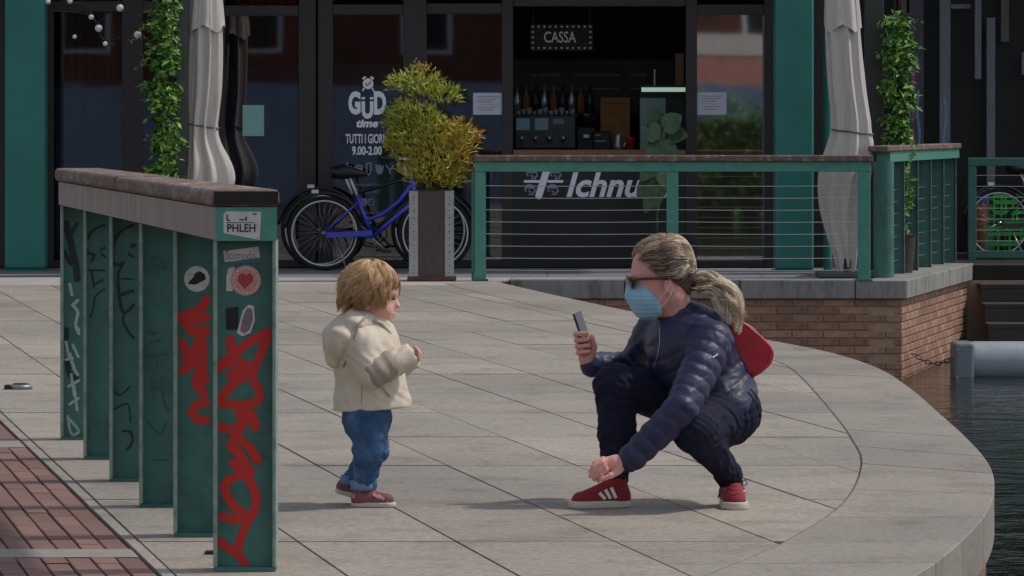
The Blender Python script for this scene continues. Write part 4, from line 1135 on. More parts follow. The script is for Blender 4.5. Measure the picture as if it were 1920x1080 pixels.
# ---------------------------------------------------------------- climbing plants on posts
mat('leaf_green', C('#4e7a2a'), .5, .2, 20, attr='tone', ramp=[(0, C('#1f3d14')), (.45, C('#487a26')), (.8, C('#7fac38')), (1, C('#b9cc5a'))])
mat('leaf_shrub', C('#8a8a2a'), .55, .2, 20, attr='tone', ramp=[(0, C('#5c6a20')), (.35, C('#9aa534')), (.6, C('#bcb040')), (.8, C('#c29a3e')), (1, C('#a8683a'))])
mat('leaf_big', C('#2f4a2c'), .4, .2, 10, .001, 40, col2=C('#4d6a45'))
mat('bark', C('#4a3a2c'), .9, .3, 30, .002, 60)
mat('pot_dark', C('#3a332e'), .8, .2, 20)
def vine(lab, px, Y, plant, seed, n, pole_px, pm):
    r_ = random.Random(seed)
    c = P(px, 0, Y)
    pc = P((pole_px[0] + pole_px[1]) / 2, 0, Y + .1); pw = (pole_px[1] - pole_px[0]) / F * Y
    pst = thing('timber_post', lab[1], 'post', (pc.x, Y + .1, 0), None)
    part('shaft', MB().box(pc.x - pw / 2, pc.x + pw / 2, Y + .1, Y + .2, .012, 3.1), pm, pst, bevel=.006)
    part('base_plate', MB().box(pc.x - pw / 2 - .03, pc.x + pw / 2 + .03, Y + .06, Y + .24, .002, .0118), pm, pst)
    t = thing('climbing_plant', lab[0], 'plant', (c.x, Y, 0))
    mb = MB()
    for (y, xl, xr, w) in plant:
        pass
    ys_ = [p[0] for p in plant]
    for k in range(n):
        y = r_.uniform(ys_[0], ys_[-1])
        if r_.random() > np.interp(y, ys_, [p[3] for p in plant]): continue
        if math.sin(y * .085 + seed) + .6 * math.sin(y * .19 + 2) < r_.uniform(-1.5, .1): continue
        xl, xr = np.interp(y, ys_, [p[1] for p in plant]) + 6 * math.sin(y * .11), np.interp(y, ys_, [p[2] for p in plant]) + 5 * math.sin(y * .07 + 1)
        q = P(xl + (xr - xl) * (.5 + .5 * max(-1.25, min(1.25, r_.gauss(0, .5)))), y, Y + r_.gauss(-.02, .07))
        d = Vector((r_.uniform(-1, 1), r_.uniform(-1, .4), r_.uniform(-1, .5)))
        tone = min(1, max(0, r_.gauss(.42, .22)))
        mb.leaf(q, d, Vector((r_.uniform(-.6, .6), -.6, r_.uniform(.2, 1))), r_.uniform(.03, .10), r_.uniform(.018, .05), tone)
    part('foliage', mb, 'leaf_green', t, kind='stuff')
    st_ = MB()
    for k in range(4):
        x = c.x + (k - 1.5) * .03
        st_.tube([(x + .03 * math.sin(i * .9 + k), Y + .02, i * .3) for i in range(11)], .006, 6)
        part('stem', st_, 'bark', t, smooth=True); st_ = MB()
    part('pot', MB().lathe([(.12, .003), (.15, .32), (.16, .33)], (c.x, Y - .02, 0), 20), 'pot_dark', t)
    for k in range(5):                                              # loose runners reaching out
        y = r_.uniform(20, 200); s0 = P(px + r_.uniform(-10, 10), y, Y)
        dx = (-1 if px < 900 else 1) * r_.uniform(.08, .28)
        pts = [s0 + Vector((dx * u, -.05 * u, .08 * math.sin(2.2 * u) - .02 * u)) for u in np.linspace(0, 1, 7)]
        rn = part('runner', MB().tube(pts, .003, 5), 'leaf_green', t)
        lf = MB()
        for q in pts[1:]:
            for _ in range(3): lf.leaf(q, Vector((r_.uniform(-1, 1), -.5, r_.uniform(-.6, .8))), Vector((0, -.3, 1)), r_.uniform(.025, .05), .02, r_.uniform(.6, 1))
        part('runner_leaves', lf, 'leaf_green', rn, kind='stuff')
vine(('leafy climbing plant on the grey post beside the string lights', 'slim grey post between the climbing plant and the parasol'), 308, 36.0,
     [(-60, 285, 335, 1), (0, 285, 334, .9), (60, 284, 332, .9), (150, 276, 330, .8), (230, 288, 333, .9), (330, 286, 334, 1), (420, 290, 330, .8)], 5, 4600, (331, 353), 'pole_grey')
vine(('leafy climbing plant on the dark post by the boarded front', 'dark square post between the grey parasol and the climbing plant'), 1684, 36.6,
     [(28, 1665, 1690, .5), (45, 1658, 1712, 1), (100, 1658, 1712, 1), (160, 1660, 1708, 1), (285, 1662, 1706, .95), (330, 1664, 1704, .7), (440, 1668, 1700, .5)], 6, 4400, (1622, 1657), 'pole_dark')
# ---------------------------------------------------------------- string lights
mat('bulb_glass', C('#d6d2cc'), .25, .05, 20)
mat('cable', C('#1c1b1a'), .7, .2, 30)
sl = thing('string_lights', 'string of round white bulbs hanging by the climbing plant', 'lights', P(230, 60, 36.3))
cab = [[(85, -8), (130, 3), (185, 12), (245, 8), (300, -6)], [(140, -10), (170, 20), (185, 40), (222, 8)], [(200, -20), (225, 5), (258, 50), (285, 90), (330, 120)], [(100, 20), (170, 30), (197, 76), (258, 56)]]
for k, l in enumerate(cab):
    part('cable', MB().tube([P(x, y, 36.2 + .03 * k) for x, y in smooth_line(l, 6)], .0035, 5), 'cable', sl)
for i, (x, y, r) in enumerate([(131, 2, 5), (185, 53, 7), (225, 15, 7), (258, 65, 7), (171, 32, 5), (197, 82, 4.5), (90, 3, 5), (332, 262, 7), (140, 69, 4)]):
    c = P(x, y, 36.2); rr = r / F * 36.2
    bu = part('bulb', MB().lathe([(rr * math.sin(a) + .0005, -rr * math.cos(a)) for a in np.linspace(.02, 3.0, 10)], c, 14), 'bulb_glass', sl, smooth=True)
    part('socket', MB().lathe([(rr * .35, rr * .9), (rr * .35, rr * 1.7)], c, 8), 'cable', bu)
# ---------------------------------------------------------------- tall planter with shrub
mat('planter_wood', C('#4e443f'), .8, .2, 16, .001, 50, stretch=(3, 3, .7))
mat('galvanised', C('#a2a3a0'), .45, .18, 30, metal=.4)
mat('rust_base', C('#5b3b30'), .85, .35, 30)
YP = 34.72
a, b = P(768, 0, YP).x, P(850, 0, YP).x
pl = thing('tall_planter', 'tall brown planter box with galvanised corner strips beside the railing', 'planter', ((a + b) / 2, YP + .18, 0))
zt = P(0, 358, YP).z
part('box', MB().box(a + .004, b - .004, YP + .004, YP + .36, .035, zt - .005), 'planter_wood', pl)
part('base', MB().box(a - .02, b + .02, YP - .02, YP + .385, .002, .034), 'rust_base', pl, bevel=.006)
for x0, x1 in ((a - .002, a + .068), (b - .068, b + .002)):
    sp_ = part('corner_strip', MB().box(x0, x1, YP - .002, YP + .003, .04, zt), 'galvanised', pl)
    for k in range(12):
        hz = .07 + k * (zt - .12) / 11
        part('rivet', MB().add([(x0 + .035 + .006 * math.cos(q), YP - .0026, hz + .006 * math.sin(q)) for q in np.linspace(0, 2 * math.pi, 9)[:-1]], [tuple(range(8))]), 'pole_dark', sp_)
for xx in (a - .0045, b + .0025): part('corner_strip', MB().box(xx, xx + .002, YP - .002, YP + .06, .04, zt), 'galvanised', pl)
sh = thing('shrub', 'yellow green feathery shrub turning orange in the tall planter', 'shrub', ((a + b) / 2, YP + .18, zt - .006))
mb = MB(); r_ = random.Random(3); cX = (a + b) / 2; stems = []
part('soil', MB().box(a + .02, b - .02, YP + .02, YP + .34, zt - .0048, zt + .004), 'bark', sh)
blobs = [(790, 158, 52, 26, .34), (748, 158, 28, 16, .3), (838, 178, 36, 18, .36), (775, 218, 50, 28, .4), (755, 225, 35, 35, .3), (770, 262, 50, 40, .45), (815, 250, 50, 40, .5),
         (860, 262, 35, 38, .66), (865, 300, 28, 35, .7), (820, 300, 55, 40, .6), (780, 315, 35, 28, .62), (815, 338, 45, 22, .5), (845, 335, 30, 20, .55), (745, 275, 22, 28, .5), (890, 255, 12, 12, .85)]
for bx, by, rx, ry, tn in blobs:
    for k in range(int(rx * ry * .115)):
        while True:
            u, v, w_ = r_.uniform(-1, 1), r_.uniform(-1, 1), r_.uniform(-1, 1)
            if u * u + v * v + w_ * w_ < r_.uniform(.3, 1.35): break
        c = P(bx + u * rx, by + v * ry, YP + .18 + w_ * rx / F * YP * .85)
        base_d = (c - Vector((cX, YP + .18, P(0, by + ry, YP).z - .1))).normalized()
        tone0 = tn + r_.gauss(0, .1)
        for _ in range(3):                                         # sprigs of narrow leaflets
            d = (base_d + Vector((r_.gauss(0, .6), r_.gauss(0, .6), r_.gauss(0, .45)))).normalized()
            mb.leaf(c, d, Vector((r_.gauss(0, .5), -.5, 1)), r_.uniform(.03, .085), r_.uniform(.009, .02), min(1, max(0, tone0 + r_.gauss(0, .08))))
part('foliage', mb, 'leaf_shrub', sh, kind='stuff')
for k in range(12):
    bx, by, rx, ry, tn = blobs[k]
    e = P(bx, by, YP + .18 + r_.uniform(-.1, .1)); s0 = Vector((cX + r_.uniform(-.08, .08), YP + .18 + r_.uniform(-.08, .08), zt))
    m_ = s0.lerp(e, .5) + Vector((0, 0, .08))
    part('stem', MB().tube([s0, m_, e], [.007, .005, .003], 6), 'bark', sh, smooth=True)
fw = MB()
for k in range(60): fw.leaf(P(r_.gauss(790, 12), r_.gauss(128, 5), YP + .18), Vector((r_.gauss(0, .4), r_.gauss(0, .4), 1)), Vector((0, -1, 0)), .03, .012, r_.uniform(.7, .85))
part('flower_head', fw, 'leaf_shrub', sh, kind='stuff')
# ---------------------------------------------------------------- big-leaved pot plants at the hatch
def leaf_mesh(mb, p, d, up, ln, w):
    d = d.normalized(); s = d.cross(up).normalized(); u = s.cross(d)
    prof = [(0, .02), (.08, .55), (.25, .95), (.5, 1), (.75, .75), (.92, .35), (1, .02)]
    rows_ = []
    for t, ww in prof:
        c = p + d * ln * t - u * ln * .25 * t * t
        rows_.append([c - s * w * ww * .5 + u * w * .10 * ww, c, c + s * w * ww * .5 + u * w * .10 * ww])
    V = [v for r in rows_ for v in r]; Fc = []
    for i in range(len(prof) - 1):
        for j in range(2): Fc.append((i * 3 + j, i * 3 + j + 1, i * 3 + j + 4, i * 3 + j + 3))
    mb.add(V, Fc)
def pot_plant(lab, px, Y, leaves_, seed):
    r_ = random.Random(seed); c = P(px, 0, Y)
    t = thing('potted_plant', lab, 'plant', (c.x, Y, 0))
    part('pot', MB().lathe([(.11, .003), (.14, .26), (.15, .27), (.13, .268)], (c.x, Y, 0), 20), 'pot_dark', t)
    for x, y, tx_, ty_, ln, w in leaves_:
        q, e = P(x, y, Y + r_.uniform(-.08, .08)), P(tx_, ty_, Y - .1 + r_.uniform(-.05, .05))
        mb = MB(); leaf_mesh(mb, q, e - q, Vector((r_.uniform(-.2, .2), -.9, .45)), (e - q).length * ln, w)
        part('leaf', mb, 'leaf_big', t, smooth=True)
        part('stalk', MB().tube([(c.x + r_.uniform(-.02, .02), Y, .25), (c.x, Y, .5), q - Vector((0, -.03, .2)), q], .006, 6), 'leaf_big', t, smooth=True)
pot_plant('large-leaved pot plant in front of the serving hatch', 1232, 37.35,
          [(1238, 262, 1215, 300, 1, .16), (1236, 258, 1206, 236, 1, .2), (1240, 250, 1225, 208, 1, .2), (1245, 245, 1272, 215, 1, .2), (1248, 255, 1284, 250, 1, .2), (1244, 262, 1265, 305, 1, .16),
           (1235, 300, 1205, 330, 1, .16), (1238, 305, 1250, 350, 1, .15), (1232, 320, 1196, 365, 1, .15), (1240, 330, 1228, 385, 1, .15), (1230, 340, 1210, 395, 1, .13)], 4)
def grass_plant(lab, px, Y, y0, y1, spread, seed):
    r_ = random.Random(seed); c = P(px, 0, Y)
    t = thing('potted_plant', lab, 'plant', (c.x, Y, 0))
    part('pot', MB().lathe([(.10, .003), (.12, .24), (.125, .25)], (c.x, Y, 0), 18), 'pot_dark', t)
    mb = MB()
    for k in range(220):
        tip = P(px + r_.gauss(0, spread), r_.uniform(y0, y1), Y + r_.gauss(0, .1)); root = Vector((c.x + r_.gauss(0, .03), Y + r_.gauss(0, .03), .22))
        mid = root.lerp(tip, .5) + Vector((0, 0, .1))
        mb.leaf(root, mid - root, Vector((0, -1, .2)), (mid - root).length, .012, r_.uniform(.2, .7)); mb.leaf(mid, tip - mid, Vector((0, -1, .2)), (tip - mid).length, .012, r_.uniform(.3, .9))
    part('blades', mb, 'leaf_green', t, kind='stuff')
hg = thing('reflector_hedge', 'unseen clipped greenery added to darken the reflection in the narrow glass', 'reflector_hedge', (5, -19, 0))  # out of view, added to darken what the narrow pane mirrors
mb = MB(); r_ = random.Random(21)
for k in range(2600):
    q = Vector((r_.uniform(3.2, 6.8), -19 + r_.uniform(-.3, .3), r_.uniform(-.6, 1.75) + .25 * math.sin(k)))
    mb.leaf(q, Vector((r_.uniform(-1, 1), r_.uniform(-.3, 1), r_.uniform(-.6, 1))), Vector((0, .7, .7)), r_.uniform(.08, .2), r_.uniform(.05, .1), r_.uniform(.1, .8))
part('foliage', mb, 'leaf_green', hg, kind='stuff')
part('stem', MB().box(3.2, 6.8, -19.1, -18.9, -1, 1.3), 'bark', hg)
grass_plant('grassy pot plant behind the narrow glass by the teal column', 1400, FY + .35, 190, 300, 18, 9)
# ---------------------------------------------------------------- bicycles
mat('bike_blue', C('#3040c0'), .3, .1, 20, coat=.5)
mat('bike_black', C('#17181a'), .4, .2, 20)
mat('tyre', C('#141414'), .85, .2, 60)
mat('rim_alloy', C('#cfcfca'), .35, .06, 30, metal=.2)
mat('spoke', C('#8d8f8e'), .3, .1, 30, metal=.7)
mat('crate_green', C('#3fbf4a'), .45, .12, 20)
mat('basket_blue', C('#4a66a8'), .6, .15, 20)
mat('basket_orange', C('#b2704e'), .7, .15, 20)
def bicycle(lab, rear_px, base_y, Y, frame, wheel_r=.335, wb=.97, low=True, flip=1, rz=0.0):
    ax = P(rear_px, 0, Y).x
    t = thing('bicycle', lab, 'bicycle', (ax, Y, 0)); t.rotation_euler = (0, 0, rz)
    def loc(nm, mb, m, par=t, smooth=True):
        o = bpy.data.objects.new(nm, mb.mesh(nm, m, smooth)); COL.objects.link(o); o.parent = par; return o
    f = flip
    for wx in (0, wb * f):
        z0 = wheel_r
        circ = lambda r: [(wx + r * math.cos(2 * math.pi * k / 48), 0, z0 + r * math.sin(2 * math.pi * k / 48)) for k in range(48)]
        wl = loc('wheel', MB().tube([(wx, -.05, z0), (wx, .05, z0)], .022, 12), 'spoke')
        loc('tyre', MB().tube(circ(wheel_r - .017), .0172, 8, closed=True), 'tyre', wl)
        loc('rim', MB().tube(circ(wheel_r - .042), .0085, 6, closed=True), 'rim_alloy', wl)
        sk = MB()
        for k in range(28):
            a_ = 2 * math.pi * k / 28; of = .35 * (1 if k % 2 else -1); sdy = .025 * (1 if (k // 2) % 2 else -1)
            sk.tube([(wx + .02 * math.cos(a_ + of), sdy, z0 + .02 * math.sin(a_ + of)), (wx + (wheel_r - .045) * math.cos(a_), 0, z0 + (wheel_r - .045) * math.sin(a_))], .0016, 4)
        loc('spokes', sk, 'spoke', wl).__setitem__('kind', 'stuff')
        gd = [(wx + (wheel_r + .025) * math.cos(a_), 0, z0 + (wheel_r + .025) * math.sin(a_)) for a_ in np.linspace(.35 if f > 0 else math.pi - .35, 3.0 if f > 0 else .15, 20)]
        loc('mudguard', MB().tube(gd, .016, 6), 'bike_black')
    bb = Vector((.42 * f, 0, .29)); hd0, hd1 = Vector((.80 * f, 0, .62)), Vector((.765 * f, 0, .80)); st = Vector((.235 * f, 0, .80))
    seat_low = bb.lerp(st, .62)
    loc('seat_tube', MB().tube([bb, bb.lerp(st, .72)], .017, 10), frame)
    loc('down_tube', MB().tube([bb, hd0], .021, 10), frame)
    if low: loc('top_tube', MB().tube([bb.lerp(st, .28), Vector((.52 * f, 0, .50)), Vector((.66 * f, 0, .61)), hd1 - Vector((0, 0, .04))], .017, 10), frame)
    else: loc('top_tube', MB().tube([bb.lerp(st, .72), hd1], .016, 10), frame)
    loc('head_tube', MB().tube([hd0 - Vector((0, 0, .03)), hd1], .022, 10), frame)
    for s_ in (-.045, .045):
        loc('chainstay', MB().tube([bb, (0, s_, wheel_r)], .010, 8), frame); loc('seatstay', MB().tube([bb.lerp(st, .62), (0, s_, wheel_r)], .008, 8), frame)
        loc('fork', MB().tube([hd0 - Vector((0, 0, .03)), Vector((.86 * f, s_, .5)), Vector((wb * f, s_, wheel_r))], .011, 8), frame)
    loc('seatpost', MB().tube([bb.lerp(st, .7), st + Vector((-.02 * f, 0, .03))], .012, 8), 'rim_alloy')
    sd = MB(); sd.tube([st + Vector((-.14 * f, 0, .05)), st + Vector((-.06 * f, 0, .06)), st + Vector((.05 * f, 0, .05)), st + Vector((.14 * f, 0, .04))], [.05, .065, .04, .018], 12)
    loc('saddle', sd, 'bike_black')
    hb2 = MB(); s2 = hd1 + Vector((-.02 * f, 0, .12)); hb2.tube([hd1, s2], .012, 8)
    for s_ in (-1, 1): hb2.tube([s2, s2 + Vector((.05 * f, .16 * s_, .05)), s2 + Vector((-.12 * f, .27 * s_, .06))], .011, 8)
    loc('handlebar', hb2, 'rim_alloy')
    for s_ in (-1, 1): loc('grip', MB().tube([s2 + Vector((-.09 * f, .262 * s_, .06)), s2 + Vector((-.2 * f, .28 * s_, .058))], .017, 8), 'bike_black')
    ch = loc('chainring', MB().tube([bb + Vector((.085 * math.cos(q), -.06, .085 * math.sin(q))) for q in np.linspace(0, 6.283, 25)[:-1]], .006, 5, closed=True), 'bike_black')
    loc('crank', MB().tube([bb + Vector((0, -.075, 0)), bb + Vector((.12 * f, -.08, -.12))], .010, 8), 'spoke', ch); loc('crank', MB().tube([bb + Vector((0, .075, 0)), bb + Vector((-.12 * f, .08, .12))], .010, 8), 'spoke', ch)
    for sg_, sy in ((1, -1), (-1, 1)): loc('pedal', MB().obox(bb + Vector((.12 * f * sg_, .12 * sy, -.12 * sg_)), (.09, 0, 0), (0, .07, 0), (0, 0, .02)), 'bike_black', smooth=False)
    loc('chain_guard', MB().obox((bb + Vector((-.2 * f, -.062, .03))), (.40, 0, .02), (0, .012, 0), (0, 0, .045)), frame if low else 'bike_black', smooth=False)
    loc('rear_light', MB().obox((-.08 * f, 0, 2 * wheel_r + .04), (.06, 0, 0), (0, .04, 0), (0, 0, .03)), 'rim_alloy', smooth=False)
    loc('kickstand', MB().tube([(.12 * f, -.06, .26), (.20 * f, -.16, .004)], .008, 6), 'spoke')
    return t
bicycle('blue bicycle leaning by the tall planter', 608, 506, 37.25, 'bike_blue', wheel_r=.325)
bicycle('black bicycle parked behind the blue bicycle', 600, 503, 37.58, 'bike_black', low=False, wheel_r=.345)
bicycle('black bicycle in front of the green crates behind the wire railing', 1872, 480, 40.35, 'bike_black', low=False, rz=.25)
bicycle('dark bicycle half hidden by the end of the corner railing', 1815, 480, 40.75, 'bike_black', low=True, wb=-.97, flip=1) if False else None
# green crates behind the far railing
def crate(lab, x0, x1, z0, Y, h=.30):
    a, b = P(x0, 0, Y).x, P(x1, 0, Y).x
    t = thing('plastic_crate', lab, 'crate', ((a + b) / 2, Y, z0), 'green crates behind the wire railing')
    part('bottom', MB().box(a + .012, b - .012, Y + .012, Y + .34, z0 + .002, z0 + .012), 'crate_green', t)
    for nm, (xa, xb, ya_, yb_) in (('side', (a, b, Y, Y + .01)), ('side', (a, b, Y + .342, Y + .352)), ('side', (a, a + .01, Y + .011, Y + .341)), ('side', (b - .01, b, Y + .011, Y + .341))):
        w_ = MB(); lx, ly = xb - xa, yb_ - ya_
        for z in (0, .1, .2, h - .035): w_.box(xa, xb, ya_, yb_, z0 + z + .001, z0 + z + .034)
        nn = 5
        for k in range(nn + 1):
            if lx > ly: w_.box(xa + (lx - .02) * k / nn, xa + (lx - .02) * k / nn + .02, ya_ + .002, yb_ - .002, z0 + .002, z0 + h - .002)
            else: w_.box(xa + .002, xb - .002, ya_ + (ly - .02) * k / nn, ya_ + (ly - .02) * k / nn + .02, z0 + .002, z0 + h - .002)
        part(nm, w_, 'crate_green', t)
crate('lower green plastic crate beside the black bicycle', 1848, 1960, .001, 41.1)
crate('upper green plastic crate stacked beside the black bicycle', 1862, 1975, .303, 41.1)
crate('green plastic crate standing at the far end of the crate row', 1985, 2090, .001, 41.1)
bs = thing('orange_bin', 'small orange bin with a blue bag behind the wire railing post', 'bin', (P(1832, 0, 40.9).x, 40.9, 0))
q = P(1833, 0, 40.9)
part('body', MB().lathe([(.075, .002), (.085, .5), (.09, .51)], (q.x, 40.9, 0), 16), 'basket_orange', bs, smooth=True)
fb_ = Field((q.x - .12, 40.75, .48), (q.x + .14, 41.05, .72), .008).ell((q.x + .01, 40.9, .56), (.085, .08, .07)).ell((q.x + .05, 40.88, .6), (.04, .05, .05)).ell((q.x - .04, 40.9, .61), (.03, .05, .04))
obj('bag', fb_.mesh('bag', 'basket_blue'), bs)
# ---------------------------------------------------------------- people
from mathutils.bvhtree import BVHTree
mat('skin', C('#d8998a'), .5, .08, 40, .0006, 300, sss=.12, col2=C('#dea294'))
mat('skin_child', C('#e3ae9a'), .5, .06, 30, sss=.15)
mat('jacket_navy', C('#202142'), .5, .15, 25, .0025, 45, spec=.5)
mat('denim_navy', C('#191b30'), .85, .25, 50, .005, 22, spec=.25)
mat('denim_blue', C('#3b587c'), .9, .35, 18, .006, 30, spec=.25, stain=C('#6f8fb2'), stain_scale=14, stain_amt=.5)
mat('denim_cuff', C('#6d86a6'), .85, .15, 60)
mat('suede_red', C('#821b25'), .8, .12, 60, .0008, 200)
mat('shoe_rose', C('#80494f'), .75, .15, 50, .0008, 150)
mat('shoe_pink', C('#c08a8a'), .7, .1, 40)
mat('sole_white', C('#bdb6aa'), .7, .08, 40)
mat('white_trim', C('#d6d2cc'), .6, .05, 40)
mat('lace_dark', C('#33201f'), .8, .2, 40)
mat('coat_cream', C('#cfc2ae'), .6, .07, 14, .004, 28)
mat('coat_taupe', C('#9d9080'), .7, .08, 16, .003, 35)
mat('mask_blue', C('#94bdd4'), .85, .05, 30, .0015, 60)
mat('lens_dark', C('#181212'), .15, .1, 20)
mat('frame_brown', C('#4a2a20'), .3, .3, 60)
mat('hair_under', C('#5c4a3c'), .7, .2, 60)
mat('hair_ash', C('#6b5a48'), .38, .2, 60, attr='tone', ramp=[(0, C('#2b221c')), (.35, C('#826e60')), (.62, C('#c8b092')), (.9, C('#f6e6cc'))])
mat('hair_child_under', C('#8f6644'), .7, .2, 60)
mat('hair_child', C('#9c7048'), .5, .2, 60, attr='tone', ramp=[(0, C('#86603e')), (.5, C('#c59a6c')), (1, C('#f2d4a8'))])
mat('bag_red', C('#b41e32'), .35, .1, 10, .003, 14, coat=.2)
mat('phone_black', C('#1c1c20'), .25, .2, 20)
mat('eye_dark', C('#2a1a14'), .3, .1, 20)
mat('lip', C('#a85f55'), .5, .1, 40)
mat('silver', C('#c8c8c8'), .25, .05, 20, metal=.9)
CAMV = Vector((0, 0, HE))
def bvh_of(me):
    return BVHTree.FromPolygons([v.co.copy() for v in me.vertices], [tuple(p.vertices) for p in me.polygons])
def hit(bv, x, y, off=.0015):
    d = (P(x, y, 10) - CAMV).normalized()
    loc, n, i, ds = bv.ray_cast(CAMV, d)
    return None if loc is None else loc - d * off
def drape(bv, pts, w, off=.002, n=14):
    """a strip of material following a surface under a line drawn in pixel space"""
    sm = smooth_line(pts, max(3, n // max(1, len(pts) - 1))) if len(pts) > 2 else [tuple(np.array(pts[0]) + (np.array(pts[1]) - np.array(pts[0])) * t) for t in np.linspace(0, 1, n)]
    mb = MB(); prev = None
    for i, p in enumerate(sm):
        a, b = sm[max(0, i - 1)], sm[min(len(sm) - 1, i + 1)]
        dx, dy = b[0] - a[0], b[1] - a[1]; l = math.hypot(dx, dy) or 1
        nx, ny = -dy / l * w / 2, dx / l * w / 2
        q = [hit(bv, p[0] + nx * s, p[1] + ny * s, off) for s in (-1, 0, 1)]
        if None in q: prev = None; continue
        if prev: mb.add(prev + q, [(0, 1, 4, 3), (1, 2, 5, 4)])
        prev = q
    return mb
def patch(bv, poly, off=.002):
    """a thin patch lying on a surface inside a pixel polygon"""
    cx = sum(p[0] for p in poly) / len(poly); cy = sum(p[1] for p in poly) / len(poly)
    mb = MB(); c = hit(bv, cx, cy, off); pts = [hit(bv, x, y, off) for x, y in poly]
    mid = [hit(bv, (x + cx) / 2, (y + cy) / 2, off) for x, y in poly]
    if c is None or None in pts or None in mid: return mb
    n = len(poly)
    mb.add([c] + mid + pts, [(0, 1 + i, 1 + (i + 1) % n) for i in range(n)] + [(1 + i, 1 + n + i, 1 + n + (i + 1) % n, 1 + (i + 1) % n) for i in range(n)])
    return mb
def shoe(root, heel, toe, up, wd, ht, m_up, m_sole, th=.022):
    heel, toe, up = Vector(heel), Vector(toe), Vector(up).normalized()
    d = (toe - heel); L_ = d.length; d.normalize(); up = (up - d * up.dot(d)).normalized(); s = d.cross(up)
    lo = np.minimum(heel, toe) - .09; hi = np.maximum(heel, toe) + .09; hi[2] += ht; h = .003
    f = Field(lo, hi, h); r = wd / 2
    f.cone(heel + d * r * .8 + up * .03, heel + d * r * .95 + up * ht, r * .80, r * .70, .01)
    f.cone(heel + d * r + up * ht * .45, toe - d * r * 1.0 + up * .026, r * .92, r * .80, .02, flat=(up, 1.15))
    f.cone(heel + d * (r + .03) + up * ht * .85, toe - d * (L_ * .36) + up * ht * .5, r * .55, r * .5, .02)
    f.cut(heel + up * th, -up)
    me = f.mesh('upper', m_up); o = obj('shoe', me, root)
    g = Field(lo, hi, h)
    g.cone(heel + d * r * .86 + up * th * .5, toe - d * r * .95 + up * th * .5, r * .93, r * .98, .0, flat=(up, 1.0))
    g.cut(heel + up * (th + .004), up); g.cut(heel + up * .0008, -up)
    so = obj('sole', g.mesh('sole', m_sole, relax=0), o)
    return o, bvh_of(me), (heel, toe, d, up, s, r)

# ================================================================ crouching woman
W = lambda x, y, d=0: P(x, y, 14.4 + d)
JT = dict(pel=W(1362, 758, .14), lhip=W(1368, 772, .05), rhip=W(1340, 765, .24), lkn=W(1303, 806, -.20), lan=W(1366, 893, .0), rkn=W(1154, 722, .04), ran=W(1154, 903, .0),
          chest=W(1298, 660, .10), lsh=W(1336, 642, -.06), lel=W(1278, 768, -.24), lwr=W(1176, 866, -.26), rsh=W(1226, 626, .22), rel=W(1188, 690, .33), rwr=W(1104, 684, .18), neck=W(1276, 612, .10))
J = JT
woman = thing('person', 'person crouching in navy quilted jacket and red trainers, wearing a blue face mask', 'person', (W(1250, 950).x, 14.4, 0))
lo = np.array((W(1050, 0).x, 13.95, -.02)); hi = np.array((W(1440, 0).x, 14.95, .98))
s = 1.0
fwv = Vector((-.975, -.06, -.2)).normalized(); upv = Vector((-.2, 0, .98)); upv = (upv - fwv * upv.dot(fwv)).normalized(); sdv = upv.cross(fwv).normalized()
if sdv.y > 0: sdv = -sdv
HC = W(1234, 519, .07)
def HL(a, b, c=0): return HC + (fwv * a + upv * b + sdv * c) * s
HR = [fwv, upv, sdv]
body = Field(lo, hi, .0036)
# head
body.ell(HL(-.015, .035), np.array((.098, .085, .075)) * s, HR, .0)
body.ell(HL(.03, -.042), np.array((.060, .085, .060)) * s, HR, .03)
for c in (-.035, .035): body.cone(HL(-.02, -.065, c), HL(.055, -.098, c * .4), .03 * s, .026 * s, .02)
body.ell(HL(.066, .018), np.array((.022, .016, .05)) * s, HR, .02)
body.cone(HL(.088, .004), HL(.106, -.036), .010 * s, .014 * s, .012)
for c in (-.074, .074):
    body.ell(HL(-.022, -.038, c), np.array((.017, .032, .011)) * s, HR, .006)
    body.ell(HL(-.018, -.034, c * 1.16), np.array((.008, .018, .008)) * s, HR, .004, 'sub')
body.cone(HL(-.035, -.06), J['neck'], .052, .056, .03)
# trunk and limbs inside the clothes
body.cone(J['neck'], J['pel'], .06, .09, .03).cone(J['lsh'], J['rsh'], .04, .04, .03)
for a, b_, r1, r2 in (('lsh', 'lel', .042, .036), ('lel', 'lwr', .036, .026), ('rsh', 'rel', .042, .036), ('rel', 'rwr', .036, .026), ('lhip', 'lkn', .07, .048), ('lkn', 'lan', .046, .034),
                      ('rhip', 'rkn', .07, .048), ('rkn', 'ran', .046, .034)): body.cone(J[a], J[b_], r1, r2, .02)
body.cone(J['pel'], J['lhip'], .08, .07, .03).cone(J['pel'], J['rhip'], .08, .07, .03)
# left hand hanging over the shoe
body.cone(W(1178, 866, -.26), W(1155, 869, -.265), .024, .026, .012)
body.cone(W(1157, 868, -.265), W(1133, 869, -.27), .027, .022, .012, flat=((.3, -.9, .35), 1.45))
for i, (k0, k1, k2) in enumerate([((1131, 861, -.285), (1116, 868, -.29), (1107, 884, -.285)), ((1130, 867, -.295), (1113, 876, -.30), (1107, 893, -.295)), ((1132, 874, -.295), (1118, 884, -.30), (1114, 899, -.29)), ((1137, 881, -.285), (1126, 890, -.29), (1122, 902, -.28))]):
    body.cone(W(*k0), W(*k1), .0105, .0092, .004).cone(W(*k1), W(*k2), .0092, .0075, .002)
body.cone(W(1160, 882, -.275), W(1145, 892, -.30), .014, .011, .008).cone(W(1145, 892, -.30), W(1128, 899, -.305), .010, .008, .002)
